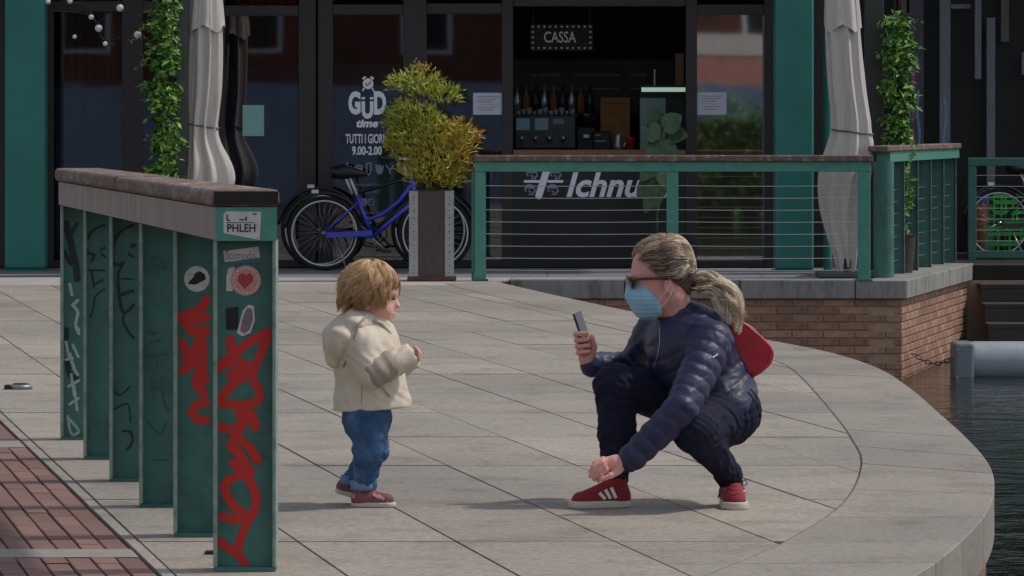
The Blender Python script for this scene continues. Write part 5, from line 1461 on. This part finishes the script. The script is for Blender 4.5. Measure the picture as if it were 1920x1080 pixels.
# right hand round the phone
body.cone(J['rwr'], W(1100, 672, .17), .025, .028, .012)
body.cone(W(1102, 674, .165), W(1104, 640, .17), .027, .024, .012, flat=((1, .3, 0), 1.5))
for i, yy in enumerate((627, 638.5, 650, 661)):
    x_ = 1079 + 1.8 * i
    body.cone(W(1103, yy + 2, .185), W(x_ + 4, yy + 1, .165), .0105, .0100, .004).cone(W(x_ + 4, yy + 1, .165), W(x_, yy, .13), .0100, .0095, .002).cone(W(x_, yy, .13), W(x_ + 22 - i, yy - 2, .108), .0092, .0082, .002)
body.cone(W(1110, 668, .15), W(1114, 648, .13), .013, .011, .006).cone(W(1114, 648, .13), W(1109, 630, .12), .0105, .0085, .002)
bmesh_w = body.mesh('body', 'skin')
obj('body', bmesh_w, woman)
# trousers
tr = Field(lo, hi, .005)
tr.cone(J['pel'] + Vector((-.03, 0, -.04)), J['lhip'], .09, .105, .04).cone(J['pel'] + Vector((-.03, 0, -.04)), J['rhip'], .09, .10, .04)
tr.cone(J['lhip'], J['lkn'], .096, .074, .03).cone(J['lkn'], J['lan'] + Vector((0, 0, .01)), .068, .041, .03)
tr.cone(J['rhip'], J['rkn'], .10, .069, .03).cone(J['rkn'], W(1157, 812, .03), .069, .062, .03).cone(W(1157, 812, .03), J['ran'] + Vector((0, 0, .0)), .062, .041, .02)
tr.ell(W(1366, 795, .12), (.06, .12, .072), None, .03)
tr.cone(J['lan'], W(1371, 908, .05), .042, .040, .02)
def wrinkle(X, Y, Z):
    a = np.sin((Z * 95 + X * 60 + 14 * np.sin(Y * 14))) * np.sin(X * 31 + Z * 17 + Y * 23)
    return .0034 * a + .0016 * np.sin(Z * 210 + X * 120 + 5 * np.sin(Y * 40))
tr.warp(wrinkle)
tr.cut(W(0, 914).to_tuple(), (0, 0, -1))
obj('trousers', tr.mesh('trousers', 'denim_navy'), woman)
# quilted jacket
jk = Field(lo, hi, .0042)
sp = (J['neck'] - J['pel']).normalized(); SPN = np.array(sp)
Q = (.048, .0055)
jk.ell(J['chest'], (.155, .15, .165), None, .0, quilt=(SPN, .048, .0052, 0))
jk.ell(W(1345, 722, .13), (.128, .155, .125), None, .05, quilt=(SPN, .048, .0052, float((W(1345, 722, .13) - J['chest']).dot(sp))))
jk.ell(W(1362, 748, .10), (.104, .175, .075), None, .04, quilt=(SPN, .048, .0052, float((W(1362, 748, .10) - J['chest']).dot(sp))))
jk.cone(W(1376, 768, -.03), W(1386, 770, .2), .048, .05, .03)
jk.cone(J['lsh'] + Vector((-.02, .04, -.01)), J['rsh'] + Vector((.01, 0, -.01)), .078, .070, .05)
jk.cone(J['neck'] + Vector((.02, .02, -.03)), J['neck'] + Vector((.006, 0, .022)), .085, .071, .03)
jk.cone(J['lsh'], J['lel'], .072, .058, .03, quilt=Q).cone(J['lel'], J['lwr'] + Vector((0.015, 0, .012)), .058, .045, .012, quilt=(.050, .0055))
jk.cone(J['rsh'], J['rel'], .068, .056, .03, quilt=Q).cone(J['rel'], J['rwr'] + Vector((.012, 0, 0)), .054, .043, .012, quilt=(.048, .0050))
jk.cone(J['neck'] + Vector((.0, 0, .0)), HL(-.02, -.07), .060, .054, .006, 'sub')
jk.warp(lambda X, Y, Z: .0014 * np.sin(X * 75 + 3 * np.sin(Z * 40)) * np.sin(Z * 62 + Y * 45) + .0006 * np.sin(X * 170 - Z * 120 + 4 * np.sin(Y * 60 + Z * 30)))
jm = jk.mesh('jacket', 'jacket_navy')
jo = obj('jacket', jm, woman); jb = bvh_of(jm)
part('zip', drape(jb, [(1236, 606), (1237, 640), (1232, 668), (1226, 690)], 1.6, .003, 24), 'steel_grey', jo)
part('logo', drape(jb, [(1337, 670), (1346, 664)], 3, .003, 6), 'white_trim', jo)
# mask, glasses
mk = Field(np.array(HC) - .2, np.array(HC) + .2, .003)
mk.ell(HL(.052, -.056), np.array((.066, .058, .067)) * s, HR, 0).cone(HL(.102, -.018), HL(.104, -.042), .014 * s, .020 * s, .02).cone(HL(.028, -.086, 0), HL(.064, -.090, 0), .056 * s, .044 * s, .02)
mk.cut(HL(.052, -.0236), fwv * -.055 + upv * .036); mk.cut(HL(.10, -.004), upv * .98 + fwv * -.25); mk.cut(HL(.014, -.08), -fwv); mk.cut(HL(.03, -.130), -upv * .97 - fwv * .1)
mk.warp(lambda X, Y, Z: .0008 * np.sin(Z * 420))
mm = mk.mesh('mask', 'mask_blue', relax=1); mo = obj('face_mask', mm, woman)
part('ear_loop', MB().tube([W(1234, 564, -.01), W(1244, 552, -.022), W(1252, 541, -.024), W(1256, 532, -.022)], .0013, 6), 'white_trim', mo)
part('ear_loop', MB().tube([W(1234, 580, -.01), W(1246, 570, -.02), W(1256, 556, -.024), W(1260, 545, -.02)], .0013, 6), 'white_trim', mo)
gls = Field(np.array(HC) - .2, np.array(HC) + .2, .003)
for c in (-.036, .036): gls.ell(HL(.098, .002, c), np.array((.007, .024, .030)) * s, [(fwv - upv * .12 + sdv * (c * 4)).normalized(), upv, sdv], .004)
gls.cone(HL(.104, .01, -.01), HL(.104, .01, .01), .005, .005, .004)
go = obj('sunglasses', gls.mesh('lens', 'lens_dark'), woman)
for c in (-1, 1): part('temple_arm', MB().tube([HL(.092, .010, .062 * c), HL(.05, .006, .073 * c), HL(.0, -.004, .082 * c), HL(-.025, -.012, .082 * c)], [.0055, .0045, .004, .0035], 8), 'frame_brown', go, smooth=True)
# hair: cap, swept-back strands, wavy ponytail
cap = Field(np.array(HC) - .22, np.array(HC) + .22, .0035)
cap.ell(HL(-.020, .036), np.array((.103, .093, .083)) * s, HR, 0).cone(HL(-.075, -.01), HL(-.06, -.065), .055 * s, .04 * s, .03)
cap.cut(HL(.042, .045), fwv * .9 - upv * .5); cap.cut(HL(-.03, -.005), fwv * .75 - upv * .6)
hr = obj('hair', cap.mesh('hair', 'hair_under'), woman)
nl, per = 190, 24; n = nl * per; Pp = np.zeros((n, 14, 3)); Rr = np.zeros((n, 14)); Tt = np.zeros((n, 14)); i = 0
tie = np.array((-.93, -.30, .0)); tie /= np.linalg.norm(tie)
E = np.array((.106, .096, .086)) * s; E0 = np.array((-.020, .036, 0)) * s; M3 = np.array([fwv, upv, sdv]); tl = np.linspace(0, 1, 14)
while i < n:
    v0 = NR.normal(size=3); v0 /= np.linalg.norm(v0)
    if v0[0] > .86 or (v0[0] > -.2 and v0[1] < -.34 + 1.05 * max(v0[0], 0)) or v0[1] < -.75: continue
    lay0 = NR.uniform(.965, 1.045); lift0 = abs(NR.normal(0, .05)); wv0 = NR.uniform(0, 6.28); amp0 = NR.uniform(.01, .05); tn0 = NR.normal(.40, .20) - (.06 if v0[0] > .2 else 0) - (.22 if v0[1] < -.1 else 0)
    for _ in range(per):
        v = v0 + NR.normal(size=3) * .075; v /= np.linalg.norm(v)
        om = math.acos(np.clip(v @ tie, -1, 1)) + 1e-3; lay = lay0 + NR.normal(0, .008)
        u = (np.sin((1 - tl) * om)[:, None] * v + np.sin(tl * om)[:, None] * tie) / math.sin(om)
        q = u * E * (lay + lift0 * np.sin(math.pi * tl))[:, None] + E0
        q[:, 1] += amp0 * .35 * np.sin(6 * tl + wv0); q[:, 2] += amp0 * .3 * np.cos(7 * tl + wv0)
        Pp[i] = np.array(HC) + q @ M3
        Tt[i] = np.clip(tn0 + NR.normal(0, .06) + np.linspace(-.05, .3, 14), 0, 1); Rr[i] = np.interp(tl, [0, .1, 1], [.0005, .0010, .0009]); i += 1
obj('hair_strands', strands_mesh('hair_strands', Pp, Rr, Tt, 'hair_ash'), hr)
n = 70; Pp = np.zeros((n, 8, 3)); Rr = np.full((n, 8), .0006); Tt = np.full((n, 8), .6)
for i in range(n):                                                # flyaways over the crown
    v = NR.normal(size=3); v[1] = abs(v[1]) + .6; v[2] *= .6; v /= np.linalg.norm(v)
    for j in range(8):
        t = j / 7; u = v + np.array((-.5, .05, 0)) * t; u /= np.linalg.norm(u)
        Pp[i, j] = np.array(HC) + (u * E * (1.03 + .13 * t * NR.uniform(.6, 1)) + E0) @ M3
obj('hair_strands', strands_mesh('hair_strands', Pp, Rr, Tt, 'hair_ash'), hr)
spine = np.array(smooth_line([tuple(W(1296, 532, .07)), tuple(W(1312, 530, .07)), tuple(W(1334, 535, .06)), tuple(W(1354, 552, .05)), tuple(W(1371, 574, .04)), tuple(W(1383, 600, .04))], 5))
m_ = len(spine); nl, per = 46, 36; n = nl * per; Pp = np.zeros((n, m_, 3)); Rr = np.zeros((n, m_)); Tt = np.zeros((n, m_)); i = 0
for l in range(nl):
    o1 = NR.normal(size=3); o1 /= max(1, np.linalg.norm(o1)); ln0 = NR.uniform(.6, 1.06)
    ph_, fq, am, tn = NR.uniform(0, 6.28), NR.uniform(9, 15), NR.uniform(.005, .013), NR.normal(.70, .16)
    for _ in range(per):
        o2 = NR.normal(size=3) * .10; ln = ln0 * NR.uniform(.85, 1.04)
        t = np.linspace(0, ln, m_); k = np.clip(t * (m_ - 1), 0, m_ - 1); a = np.clip(k.astype(int), 0, m_ - 2); fr__ = (k - a)[:, None]
        c = spine[a] * (1 - fr__) + spine[a + 1] * fr__ + np.maximum(0, t - 1)[:, None] * np.array((.06, 0, -.12))
        wid = np.interp(t, [0, .12, .35, .7, 1], [.016, .020, .034, .038, .034])[:, None]
        Pp[i] = c + (o1 + o2 * (.5 + t[:, None])) * wid + np.stack([np.sin(fq * t + ph_), np.cos(fq * t * .8 + ph_), np.cos(fq * t + ph_)], 1) * am * np.minimum(1, t * 4)[:, None]
        Tt[i] = np.clip(tn + NR.normal(0, .07) + np.linspace(-.15, .25, m_), 0, 1); Rr[i] = np.interp(np.linspace(0, 1, m_), [0, .2, .85, 1], [.0008, .0010, .0009, .0003]); i += 1
pt = obj('ponytail', strands_mesh('ponytail', Pp, Rr, Tt, 'hair_ash'), hr)
part('hair_tie', MB().tube([spine[2] + np.array((0, .022 * math.cos(a), .022 * math.sin(a))) for a in np.linspace(0, 6.283, 17)[:-1]], .006, 8, closed=True), 'lace_dark', hr, smooth=True)
# trainers
a_, b_ = G(1180, 950), G(1068, 954)
sh_r, bv_r, fr_ = shoe(woman, a_, b_, (0, 0, 1), .088, .085, 'suede_red', 'sole_white')
for (p0, p1) in (((1124, 924), (1135, 936)), ((1135, 918), (1145, 935)), ((1146, 914), (1155, 934))): part('stripe', drape(bv_r, [p0, p1], 6, .0025, 8), 'white_trim', sh_r)
a_, b_ = Vector((W(1371, 0, .1).x, 14.50, 0)), Vector((W(1379, 0, -.12).x, 14.265, 0))
sh_l, bv_l, fl_ = shoe(woman, a_, b_, (0, 0, 1), .094, .10, 'suede_red', 'sole_white')
for yy in (902, 914, 926): part('stripe', drape(bv_l, [(1394, yy - 6), (1402, yy + 3)], 5, .0025, 6), 'white_trim', sh_l)
for yy in (898, 906, 914, 922): part('lace', drape(bv_l, [(1364, yy), (1377, yy + 4), (1390, yy)], 3.2, .003, 8), 'suede_red', sh_l)
part('lace_loop', MB().tube([W(1360, 914, -.1), W(1350, 920, -.1), W(1346, 934, -.1), W(1351, 926, -.11), W(1361, 916, -.1)], .0022, 6), 'lace_dark', sh_l, smooth=True)
part('lace_loop', MB().tube([W(1390, 905, -.1), W(1398, 899, -.1), W(1401, 907, -.1), W(1396, 911, -.1)], .0022, 6), 'lace_dark', sh_l, smooth=True)
part('ring', MB().tube([W(1124, 881, -.297) + Vector((.004 * math.sin(a), .0105 * math.cos(a), .0105 * math.sin(a))) for a in np.linspace(0, 6.283, 17)[:-1]], .0018, 6, closed=True), 'silver', woman)
# the phone and the bag are things of their own
ctr = W(1094, 624, .155); lng = Vector((22 / 553, 0, -66 / 553)).normalized(); wdt = Vector((.36, .93, .12)); wdt = (wdt - lng * wdt.dot(lng)).normalized(); nr_ = lng.cross(wdt)
ph = thing('mobile_phone', 'black mobile phone held up in the crouching person\'s hand', 'phone', ctr + lng * .07)
part('case', MB().obox(ctr, lng * .146, wdt * .071, nr_ * .008), 'phone_black', ph, bevel=.003, seg=3)
part('screen', MB().obox(ctr + nr_ * .0043 * (1 if nr_.x > 0 else -1), lng * .136, wdt * .064, nr_ * .0006), 'lens_dark', ph)
part('camera_lens', MB().obox(ctr - lng * .058 + wdt * .018 - nr_ * .0045 * (1 if nr_.x > 0 else -1), lng * .018, wdt * .018, nr_ * .001), 'lens_dark', ph)
bg = thing('handbag', 'bright red bag hanging behind the crouching person\'s back', 'bag', W(1412, 712, .16))
poly = [(1366, 606), (1386, 598), (1410, 612), (1446, 647), (1452, 660), (1448, 682), (1425, 702), (1400, 714), (1376, 700)]
bm = bmesh.new(); fr0 = [bm.verts.new(W(x, y, .06)) for x, y in poly]; fr1 = [bm.verts.new(W(x, y, .24)) for x, y in poly]
bm.faces.new(fr0); bm.faces.new(fr1[::-1])
for i in range(len(poly)): bm.faces.new((fr0[i], fr1[i], fr1[(i + 1) % len(poly)], fr0[(i + 1) % len(poly)]))
bmesh.ops.recalc_face_normals(bm, faces=bm.faces)
bmesh.ops.bevel(bm, geom=list(bm.edges), offset=.022, segments=4, affect='EDGES', profile=.5, clamp_overlap=True)
for _ in range(2): bmesh.ops.subdivide_edges(bm, edges=[e for e in bm.edges if e.calc_length() > .03], cuts=1, use_grid_fill=True)
bmesh.ops.triangulate(bm, faces=[f for f in bm.faces if len(f.verts) > 4])
me = bpy.data.meshes.new('bag'); bm.to_mesh(me); bm.free()
for v in me.vertices: v.co.y += .006 * math.sin(v.co.x * 60 + v.co.z * 50)
me.polygons.foreach_set('use_smooth', [True] * len(me.polygons)); me.materials.append(MATS['bag_red']); bo = obj('bag_body', me, bg)
part('piping', MB().tube([W(x, y, .062) for x, y in [(1392, 606), (1412, 620), (1440, 648), (1446, 660), (1441, 680), (1421, 698), (1400, 708)]], .003, 6), 'bag_red', bg, smooth=True)
part('strap', MB().tube([W(1386, 604, .15), W(1372, 592, .14), W(1352, 588, .12)], .006, 8), 'bag_red', bg, smooth=True)

# ================================================================ toddler
T = lambda x, y, d=0: P(x, y, 14.44 + d)
kid = thing('person', 'toddler standing in cream hooded jacket, blue jeans and rose shoes', 'person', (T(690, 945).x, 14.44, 0))
lo = np.array((T(585, 0).x, 14.15, -.02)); hi = np.array((T(800, 0).x, 14.75, .86))
fwv = Vector((.985, -.10, -.10)).normalized(); upv = Vector((.10, 0, .99)); upv = (upv - fwv * upv.dot(fwv)).normalized(); sdv = upv.cross(fwv).normalized()
if sdv.y > 0: sdv = -sdv
HR = [fwv, upv, sdv]; HC = T(698, 553, 0); s = .93
kb = Field(lo, hi, .0034)
kb.ell(HL(-.010, .020), np.array((.095, .085, .076)) * s, HR, 0)
kb.ell(HL(.036, -.040), np.array((.050, .062, .058)) * s, HR, .03)
for c in (-.034, .034): kb.ell(HL(.048, -.048, c), np.array((.032, .032, .026)) * s, HR, .02)
kb.ell(HL(.066, -.086), np.array((.022, .018, .022)) * s, HR, .02)
kb.ell(HL(.070, .022), np.array((.022, .03, .05)) * s, HR, .02)
kb.cone(HL(.086, -.014), HL(.096, -.029), .008 * s, .0105 * s, .010)
kb.ell(HL(.084, -.058), np.array((.011, .007, .017)) * s, HR, .008).ell(HL(.081, -.069), np.array((.010, .007, .015)) * s, HR, .008)
for c in (-.036, .036): kb.ell(HL(.086, -.004, c), np.array((.012, .010, .016)) * s, HR, .008, 'sub')
for c in (-.074, .074): kb.ell(HL(-.005, -.028, c), np.array((.015, .026, .010)) * s, HR, .006)
KJ = dict(neck=T(690, 612), pel=T(688, 770), rsh=T(676, 645, -.085), rel=T(698, 700, -.125), rwr=T(764, 668, -.085), lsh=T(688, 645, .085), lel=T(716, 702, .12), lwr=T(768, 672, .07),
          rhip=T(688, 778, -.05), rkn=T(692, 846, -.06), ran=T(682, 915, -.04), lhip=T(690, 778, .05), lkn=T(700, 842, .05), lan=T(661, 905, .08))
kb.cone(HL(-.012, -.05), KJ['neck'], .042, .045, .02).cone(KJ['neck'], KJ['pel'], .06, .07, .03)
for a, b_, r1, r2 in (('rsh', 'rel', .03, .026), ('rel', 'rwr', .026, .02), ('lsh', 'lel', .03, .026), ('lel', 'lwr', .026, .02), ('rhip', 'rkn', .05, .038), ('rkn', 'ran', .038, .028), ('lhip', 'lkn', .05, .038), ('lkn', 'lan', .038, .028)):
    kb.cone(KJ[a], KJ[b_], r1, r2, .02)
kb.cone(KJ['neck'] + Vector((0, 0, -.03)), KJ['rsh'], .04, .03, .02).cone(KJ['neck'] + Vector((0, 0, -.03)), KJ['lsh'], .04, .03, .02)
for sg, wr, dd in ((-1, 'rwr', -.085), (1, 'lwr', .07)):
    ox, oy = (0, 0) if sg < 0 else (3, 4)
    kb.cone(KJ[wr], T(775 + ox, 662 + oy, dd), .017, .017, .006)
    for k in range(4):
        y_ = 655 + 4.2 * k + oy
        kb.cone(T(775 + ox, y_ + 1, dd - .008 + .006 * k), T(782 + ox, y_ - 1, dd - .014 + .004 * k), .0062, .0056, .003).cone(T(782 + ox, y_ - 1, dd - .014 + .004 * k), T(785 + ox, y_ + 4, dd - .02), .0056, .005, .001)
    kb.cone(T(773 + ox, 657 + oy, dd - .01), T(778 + ox, 650 + oy, dd - .018), .0065, .0056, .003)
kbm = kb.mesh('body', 'skin_child'); obj('body', kbm, kid); kbv = bvh_of(kbm)
ey = MB().lathe([(.0045 * math.sin(a) * 1.1 + .0003, -.0045 * math.cos(a)) for a in np.linspace(.05, 3.09, 8)], (0, 0, 0), 10).mesh('eye', 'eye_dark', smooth=True)
for c in (-.033, .033): obj('eye', ey, kid, loc=HL(.0835, -.004, c))
ppq = patch(kbv, [(741, 578), (746, 580), (745, 584), (741, 585), (738, 581)], .0008)
if ppq.v: part('lips', ppq, 'lip', kid)
# hair: a bob with fringe, combed down from the crown
cap = Field(np.array(HC) - .2, np.array(HC) + .2, .0034)
cap.ell(HL(-.016, .022), np.array((.100, .092, .084)) * s, HR, 0).cone(HL(-.06, .0), HL(-.055, -.05), .055 * s, .045 * s, .03)
cap.cut(HL(.045, .028), fwv * .8 - upv * .6); cap.cut(HL(.028, -.02), fwv * .95 - upv * .2)
kh = obj('hair', cap.mesh('hair', 'hair_child_under'), kid)
nl, per = 230, 22; n = nl * per; m_ = 13; Pp = np.zeros((n, m_, 3)); Rr = np.zeros((n, m_)); Tt = np.zeros((n, m_)); E = np.array((.106, .100, .090)) * s; E0 = np.array((-.014, .022, 0)) * s; M3 = np.array([fwv, upv, sdv]); i = 0
for l in range(nl):
    phi0 = NR.uniform(-math.pi, math.pi); f_ = abs(phi0)
    th1 = np.interp(f_, [0, .5, .95, 1.25, 1.7, math.pi], [1.20, 1.30, 1.62, 2.02, 2.22, 2.38]) + NR.normal(0, .16)
    th0 = NR.uniform(.0, .85) * min(1, th1 / 1.5); lay0 = NR.uniform(.97, 1.07); wv = NR.uniform(0, 6.28); am = NR.uniform(.04, .16); sw = NR.normal(0, .25); tn = NR.normal(.5, .17)
    for _ in range(per):
        phi = phi0 + NR.normal(0, .05); lay = lay0 + NR.normal(0, .012)
        th = th0 + NR.normal(0, .04) + (th1 + NR.normal(0, .06) - th0) * np.linspace(0, 1, m_); th = np.abs(th)
        st_ = np.where(th > 1.2, np.maximum(np.sin(np.minimum(th, 1.75)), .93 - .30 * np.maximum(0, th - 1.75)), np.sin(th))
        p2 = phi + am * np.sin(4 * th + wv) + sw * (th - th0)
        u = np.stack([np.cos(p2) * st_, np.cos(th), np.sin(p2) * st_], 1)
        lift = (lay + .035 * np.sin(5 * th + wv))[:, None]
        Pp[i] = np.array(HC) + (u * E * lift + E0) @ M3
        Tt[i] = np.clip(tn + NR.normal(0, .06) + np.linspace(.22, -.15, m_), 0, 1); Rr[i] = np.interp(np.linspace(0, 1, m_), [0, .1, .8, 1], [.0005, .0010, .0009, .0003]); i += 1
obj('hair_strands', strands_mesh('hair_strands', Pp, Rr, Tt, 'hair_child'), kh)
n = 420; Pp = np.zeros((n, 8, 3)); Rr = np.full((n, 8), .0005); Tt = np.full((n, 8), .85)
for i in range(n):
    v = NR.normal(size=3); v[1] = v[1] * .7 + .35; v[0] = v[0] * .6 - .5; v /= np.linalg.norm(v)
    for j in range(8):
        t = j / 7; u = v + np.array((-.55, -.5, 0)) * t; u /= np.linalg.norm(u)
        Pp[i, j] = np.array(HC) + (u * E * (1.0 + NR.uniform(.05, .2) * t) + E0) @ M3
obj('hair_strands', strands_mesh('hair_strands', Pp, Rr, Tt, 'hair_child'), kh)
# jeans
kj = Field(lo, hi, .0042)
kj.cone(T(688, 762), T(688, 785), .082, .085, .02)
kj.cone(KJ['rhip'], KJ['rkn'], .072, .052, .02).cone(KJ['rkn'], KJ['ran'], .050, .040, .02).cone(KJ['lhip'], KJ['lkn'], .072, .050, .02).cone(KJ['lkn'], KJ['lan'], .048, .037, .02)
kj.warp(lambda X, Y, Z: .0042 * np.sin(Z * 130 + 5 * np.sin(X * 40 + Y * 30)) * np.interp(Z, [0.03, .2, .36], [1.0, .9, .25]).astype(np.float32) * np.sin(X * 30 + Z * 22 + 1))
kj.cut((0, 0, T(0, 917).z), (0, 0, -1))
kjo = obj('jeans', kj.mesh('jeans', 'denim_blue'), kid)
for an, r_ in (('ran', .040), ('lan', .037)):
    c = KJ[an]; part('cuff', MB().lathe([(r_ + .003, -.012), (r_ + .005, .0), (r_ + .003, .020)], (c.x, c.y, c.z + .006), 24), 'denim_cuff', kjo, smooth=True)
# hooded jacket
kc = Field(lo, hi, .0042)
kc.cone(T(688, 650), T(698, 762), .100, .135, .0, flat=((0, 1, 0), 1.12)).ell(T(690, 662), (.106, .116, .100), None, .05).cone(KJ['rsh'] + Vector((0, .02, 0)), KJ['lsh'] + Vector((0, -.02, 0)), .062, .062, .04)
kc.cone(T(690, 640), T(697, 606), .085, .066, .03)
kc.cone(KJ['rsh'], KJ['rel'], .056, .052, .03).cone(KJ['lsh'], KJ['lel'], .062, .056, .02)
kc.cone(HL(-.01, -.05), T(696, 620), .058, .05, .005, 'sub')
kc.warp(lambda X, Y, Z: .0016 * np.sin(Z * 75 + 3 * np.sin(X * 30)) * np.sin(X * 48 + Y * 30) + .0011 * np.sin(X * 150 + Z * 90 + 3 * np.sin(Z * 50)))
kc.cut(T(700, 766), (.06, 0, -1))
kcm = kc.mesh('jacket', 'coat_cream'); kco = obj('jacket', kcm, kid)
cb = bvh_of(kcm)
part('pocket', drape(cb, [(717, 727), (724, 736), (731, 744)], 3.2, .002, 8), 'coat_taupe', kco)
part('seam', drape(cb, [(679, 712), (678, 735), (678, 756)], 1.2, .0012, 10), 'coat_taupe', kco)
for sg, e, w_ in ((-1, 'rel', 'rwr'), (1, 'lel', 'lwr')):
    f = Field(lo, hi, .0042); E_, W_ = KJ[e], KJ[w_]; md = E_.lerp(W_, .62)
    f.cone(E_ + Vector((.008, 0, .004)), md, .054, .047, .01)
    f.warp(lambda X, Y, Z: .002 * np.sin(X * 130 + Z * 90))
    so = obj('sleeve', f.mesh('sleeve', 'coat_taupe'), kco)
    f = Field(lo, hi, .0042).cone(md, E_.lerp(W_, .95), .050, .044, .01).warp(lambda X, Y, Z: .0018 * np.sin(X * 190 - Z * 120))
    f.cone(W_, W_ + (W_ - E_).normalized() * .06, .032, .03, .004, 'sub')
    obj('cuff', f.mesh('cuff', 'coat_cream'), so)
hd = Field(lo, hi, .0042)
hd.cone(T(668, 604), T(640, 636), .050, .060, .02, flat=((0, 1, 0), .47)).cone(T(640, 636), T(629, 674), .058, .034, .03, flat=((0, 1, 0), .45))
hd.cone(T(688, 602), T(664, 610), .050, .052, .03, flat=((0, 1, 0), .55))
hd.cone(HL(-.015, -.05), T(688, 606), .056, .05, .006, 'sub')
hd.warp(lambda X, Y, Z: .0022 * np.sin(Z * 85 + X * 60 + 2 * np.sin(Y * 40)))
obj('hood', hd.mesh('hood', 'coat_cream'), kco)
part('hood_edge', MB().tube([T(690, 590, -.085), T(674, 606, -.118), T(664, 632, -.136), T(655, 662, -.12), T(644, 688, -.08)], .0035, 8), 'coat_taupe', kco, smooth=True)
part('collar_edge', MB().tube([T(700, 600, -.075), T(716, 606, -.07), T(730, 622, -.055), T(740, 640, -.03)], .006, 8), 'coat_cream', kco, smooth=True)
# shoes
a_, b_ = Vector((T(661, 0).x, 14.395, 0)), Vector((T(743, 0).x, 14.375, 0))
so, bv, _ = shoe(kid, a_, b_, (0, 0, 1), .062, .055, 'shoe_rose', 'sole_white', th=.014)
for p0, p1 in (((700, 926), (712, 934)), ((709, 929), (721, 937))): part('strap', drape(bv, [p0, p1], 6, .003, 6), 'shoe_pink', so)
part('toe_cap', drape(bv, [(724, 941), (733, 942), (741, 943)], 5, .002, 8), 'shoe_pink', so)
part('heel_tab', drape(bv, [(664, 922), (663, 934)], 5, .002, 6), 'shoe_pink', so)
a_, b_ = T(629, 923, .09), Vector((T(690, 0).x, 14.50, 0.004))
shoe(kid, a_, b_, (.3, 0, 1), .060, .052, 'shoe_rose', 'sole_white', th=.014)
